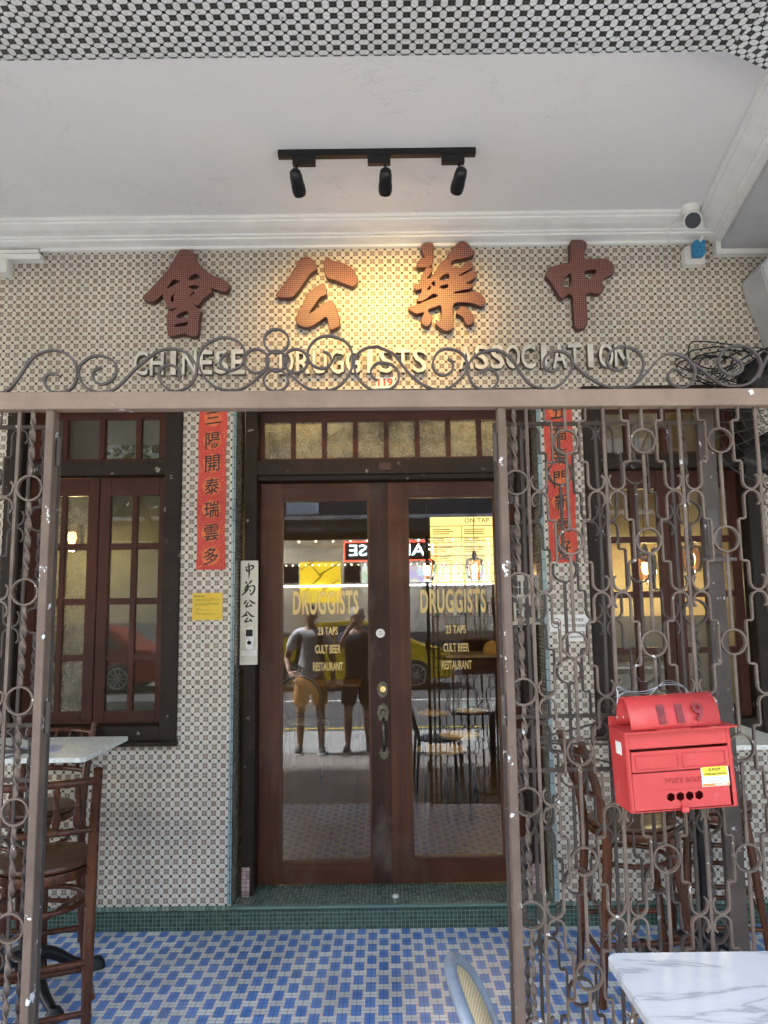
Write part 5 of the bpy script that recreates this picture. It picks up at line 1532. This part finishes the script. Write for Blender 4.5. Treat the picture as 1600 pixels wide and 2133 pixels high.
def person(label, loc, hgt, shirt, shorts, skin, shoe, arms, hair, cap=None, backpack=False):
    """faces the shop (+y). arms: per side (elbow, wrist, finger direction)"""
    r = thing('person', label, 'person', loc)
    k = hgt / 1.72
    S = lambda *v: tuple(a * k for a in v)
    sk = plain('skin', skin, .5, 0, .08, 6); sh = plain('shirt_cloth', shirt, .85, 0, .1, 5); so_ = plain('shorts_cloth', shorts, .85, 0, .12, 6)
    V = [(0, 0, .93, (.14, .10)), (0, 0, 1.12, (.135, .095)), (0, 0, 1.32, (.165, .11)), (0, 0, 1.43, (.10, .08)), (0, .01, 1.50, .052), (0, .02, 1.56, .058)]
    Ed = [(0, 1), (1, 2), (2, 3), (3, 4), (4, 5)]
    for s, (el, wr, fd) in zip((-1, 1), arms):
        b = len(V)
        V += [(s * .17, 0, 1.39, .058), (*el, .042), (*wr, .028)]
        Ed += [(3, b), (b, b + 1), (b + 1, b + 2)]
        b = len(V)
        V += [(s * .095, 0, .84, .09), (s * .12, .015, .48, .056), (s * .122, .005, .43, .055), (s * .125, -.03, .30, .055), (s * .13, -.02, .09, .035), (s * .135, .02, .05, .036)]
        Ed += [(0, b)] + [(b + i, b + i + 1) for i in range(5)]
    body = MB(); join_into(body, skin_mesh([(*S(*v[:3]), v[3]) for v in V], Ed, 2))
    # head with face
    hc = Vector((0, .03, 1.63))
    vs, fs = [], []
    NU, NV = 24, 18
    for j in range(NV + 1):
        ph = math.pi * j / NV
        for i in range(NU):
            a = 2 * math.pi * i / NU
            x, y, z = math.sin(ph) * math.sin(a), math.sin(ph) * math.cos(a), math.cos(ph)
            w = 1 - .22 * max(0, -z) ** 1.5
            X, Yy, Zz = x * .074 * w, y * .093 * (w + .03), z * .115
            f = max(0, y)
            Yy += .022 * math.exp(-(x / .16) ** 2 - ((z + .12) / .13) ** 2) * f       # nose
            Yy -= .010 * f * (math.exp(-((abs(x) - .42) / .17) ** 2 - ((z - .08) / .12) ** 2))  # eye sockets
            Yy += .006 * f * math.exp(-(x / .35) ** 2 - ((z + .45) / .08) ** 2)     # lips
            Yy += .010 * f * math.exp(-(x / .3) ** 2 - ((z + .85) / .2) ** 2)       # chin
            vs.append(hc + Vector((X, Yy, Zz)))
    for j in range(NV):
        for i in range(NU):
            l = (i + 1) % NU
            fs.append((j * NU + i, j * NU + l, (j + 1) * NU + l, (j + 1) * NU + i))
    body.add([S(*v) for v in vs], fs)
    vs0, fs0 = list(vs), list(fs)
    for s in (-1, 1):                                   # ears
        body.tube([S(s * .073, .02, 1.66), S(s * .084, .012, 1.645), S(s * .078, .02, 1.60)], .012, 8, radii=[.008, .013, .007])
    # hands: palm, four fingers, thumb
    for s, (el, wr, fd) in zip((-1, 1), arms):
        w = Vector(wr); f = Vector(fd[0]).normalized(); nrm = Vector(fd[1]).normalized(); side = f.cross(nrm).normalized()
        body.tube([S(*(w - f * .01)), S(*(w + f * .04)), S(*(w + f * .09))], 1, 10, radii=[.026, .036, .032])
        for q, (o_, ln) in enumerate(((-.03, .07), (-.01, .08), (.01, .075), (.03, .06))):
            b0 = w + f * .085 + side * o_
            b1 = b0 + f * ln * .5 + nrm * .008; b2 = b1 + (f * .7 + nrm * .7) * ln * .5
            body.tube([S(*b0), S(*b1), S(*b2)], 1, 7, radii=[.0095, .0088, .007])
        b0 = w + f * .03 - side * .03 * s
        body.tube([S(*b0), S(*(b0 - side * .025 * s + f * .03)), S(*(b0 - side * .03 * s + f * .06 + nrm * .01))], 1, 7, radii=[.012, .0105, .008])
    bo = body.build('body', sk, r, True)
    m = MB()
    for s in (-1, 1): m.lathe([(0, -.012), (.009, -.008), (.012, 0), (.009, .008), (0, .012)], S(s * .031, .103, 1.640), 12, 'y')
    m.build('eye', BLACKP, r, True)
    MB().tube([S(-.024, .117, 1.575), S(0, .124, 1.573), S(.024, .117, 1.575)], .0045, 6).build('mouth', plain('lip', (.25, .08, .07), .5), r, True)
    # clothes
    T = [(0, 0, .80, (.168, .13)), (0, 0, 1.1, (.160, .12)), (0, 0, 1.32, (.185, .128)), (0, 0, 1.43, (.11, .085))]
    Te = [(0, 1), (1, 2), (2, 3)]
    for s, (el, wr, fd) in zip((-1, 1), arms):
        b = len(T); e = Vector(el); a = Vector((s * .175, 0, 1.40)); mid = a + (e - a) * .72
        T += [(*a, .074), (*mid, .068)]
        Te += [(3, b), (b, b + 1)]
    tm = MB(); join_into(tm, skin_mesh([(*S(*v[:3]), v[3]) for v in T], Te, 2)); tm.build('shirt', sh, r, True)
    P = [(0, 0, 1.0, (.158, .118)), (0, 0, .86, (.16, .12))]; Pe = [(0, 1)]
    for s in (-1, 1):
        b = len(P); P += [(s * .10, .0, .76, .112), (s * .122, .01, .54, .098)]; Pe += [(1, b), (b, b + 1)]
    tm = MB(); join_into(tm, skin_mesh([(*S(*v[:3]), v[3]) for v in P], Pe, 2)); tm.build('shorts', so_, r, True)
    for s in (-1, 1):
        tm = MB(); join_into(tm, skin_mesh([(*S(s * .135, -.05, .05), .045), (*S(s * .14, .05, .045), .045), (*S(s * .15, .16, .035), .034)], [(0, 1), (1, 2)], 2))
        tm.v = [(a, b, max(c, .012)) for a, b, c in tm.v]
        o = tm.build('shoe', plain('shoe_cloth', shoe, .7), r, True)
        MB().prism([(s * .135 + dx, dy) for dx, dy in ((-.05, -.09), (.05, -.09), (.055, .1), (.03, .19), (-.02, .19), (-.05, .1))], 0, .02).build('sole', PLASTIC_W, o)
    hr = MB(); vs = []
    if cap is None:
        keep = set()
        for q, v in enumerate(vs0):
            y, z = v.y - .03, v.z - 1.63
            if z > .03 and (y < .06 or z > .08) or (y < -.005 and z > -.055) : keep.add(q)
        hv = [S(*(hc + (v - hc) * 1.09 + Vector((0, -.004, .004)))) for v in vs0]
        hr.add(hv, [f for f in fs0 if all(q in keep for q in f)])
        hr.build('hair', plain('black_hair', (.012, .01, .01), .6), r, True)
    else:
        hr.lathe([(.085, .02), (.088, .06), (.075, .10), (.04, .128), (0, .133)], (0, 0, 0), 24)
        hr.v = [S(a, b * 1.12 + .025, c + 1.635) for a, b, c in hr.v]
        hr.prism([S(a, b + .1, 0)[:2] for a, b in ((-.075, 0), (.075, 0), (.06, .05), (.02, .075), (-.02, .075), (-.06, .05))], (1.665) * k, 1.672 * k)
        hr.build('cap', plain('cap_cloth', cap, .8), r, True)
    if backpack:
        for s in (-1, 1):
            MB().tube(catmull([S(s * .12, -.13, 1.36), S(s * .13, -.02, 1.475), S(s * .125, .11, 1.38), S(s * .13, .14, 1.2), S(s * .17, .05, 1.05), S(s * .15, -.13, 1.02)], 5), 1, flat=(.05, .012)).build('strap', BLACK, r, True)
        MB().box(-.15, .15, -.3, -.13, .98, 1.45).build('backpack', BLACK, r, True, .04)
    return r
dn = ((0, .1, -1), (0, 1, 0))
person('man in white t-shirt, orange shorts and black backpack standing on the pavement', (-.90, -.22, -.008), 1.70, (.62, .63, .66), (.42, .2, .06), (.34, .2, .14), (.1, .1, .1),
       [((-.30, -.08, 1.12), (-.24, .12, .95), ((.6, .5, -.4), (0, 1, 0))), ((.27, -.02, 1.1), (.27, .06, .86), dn)], None, None, True)
ph = person('man in navy shirt and black shorts raising a phone to photograph the shop', (-.34, -.27, -.008), 1.66, (.02, .035, .07), (.015, .015, .018), (.38, .24, .18), (.14, .14, .15),
            [((-.24, .10, 1.22), (-.10, .205, 1.50), ((.7, .15, .6), (.2, 1, -.2))), ((.27, .05, 1.20), (.315, .20, 1.56), ((.0, .1, 1), (-.4, .9, 0)))], None, (.45, .44, .42))
r = thing('phone', 'dark phone held up by the man in the navy shirt', 'phone', (-.02, -.03, EYE - .10), .0)
MB().box(-.037, .037, -.008, 0, -.02, .135).build('case', BLACK, r, bevel=.006)
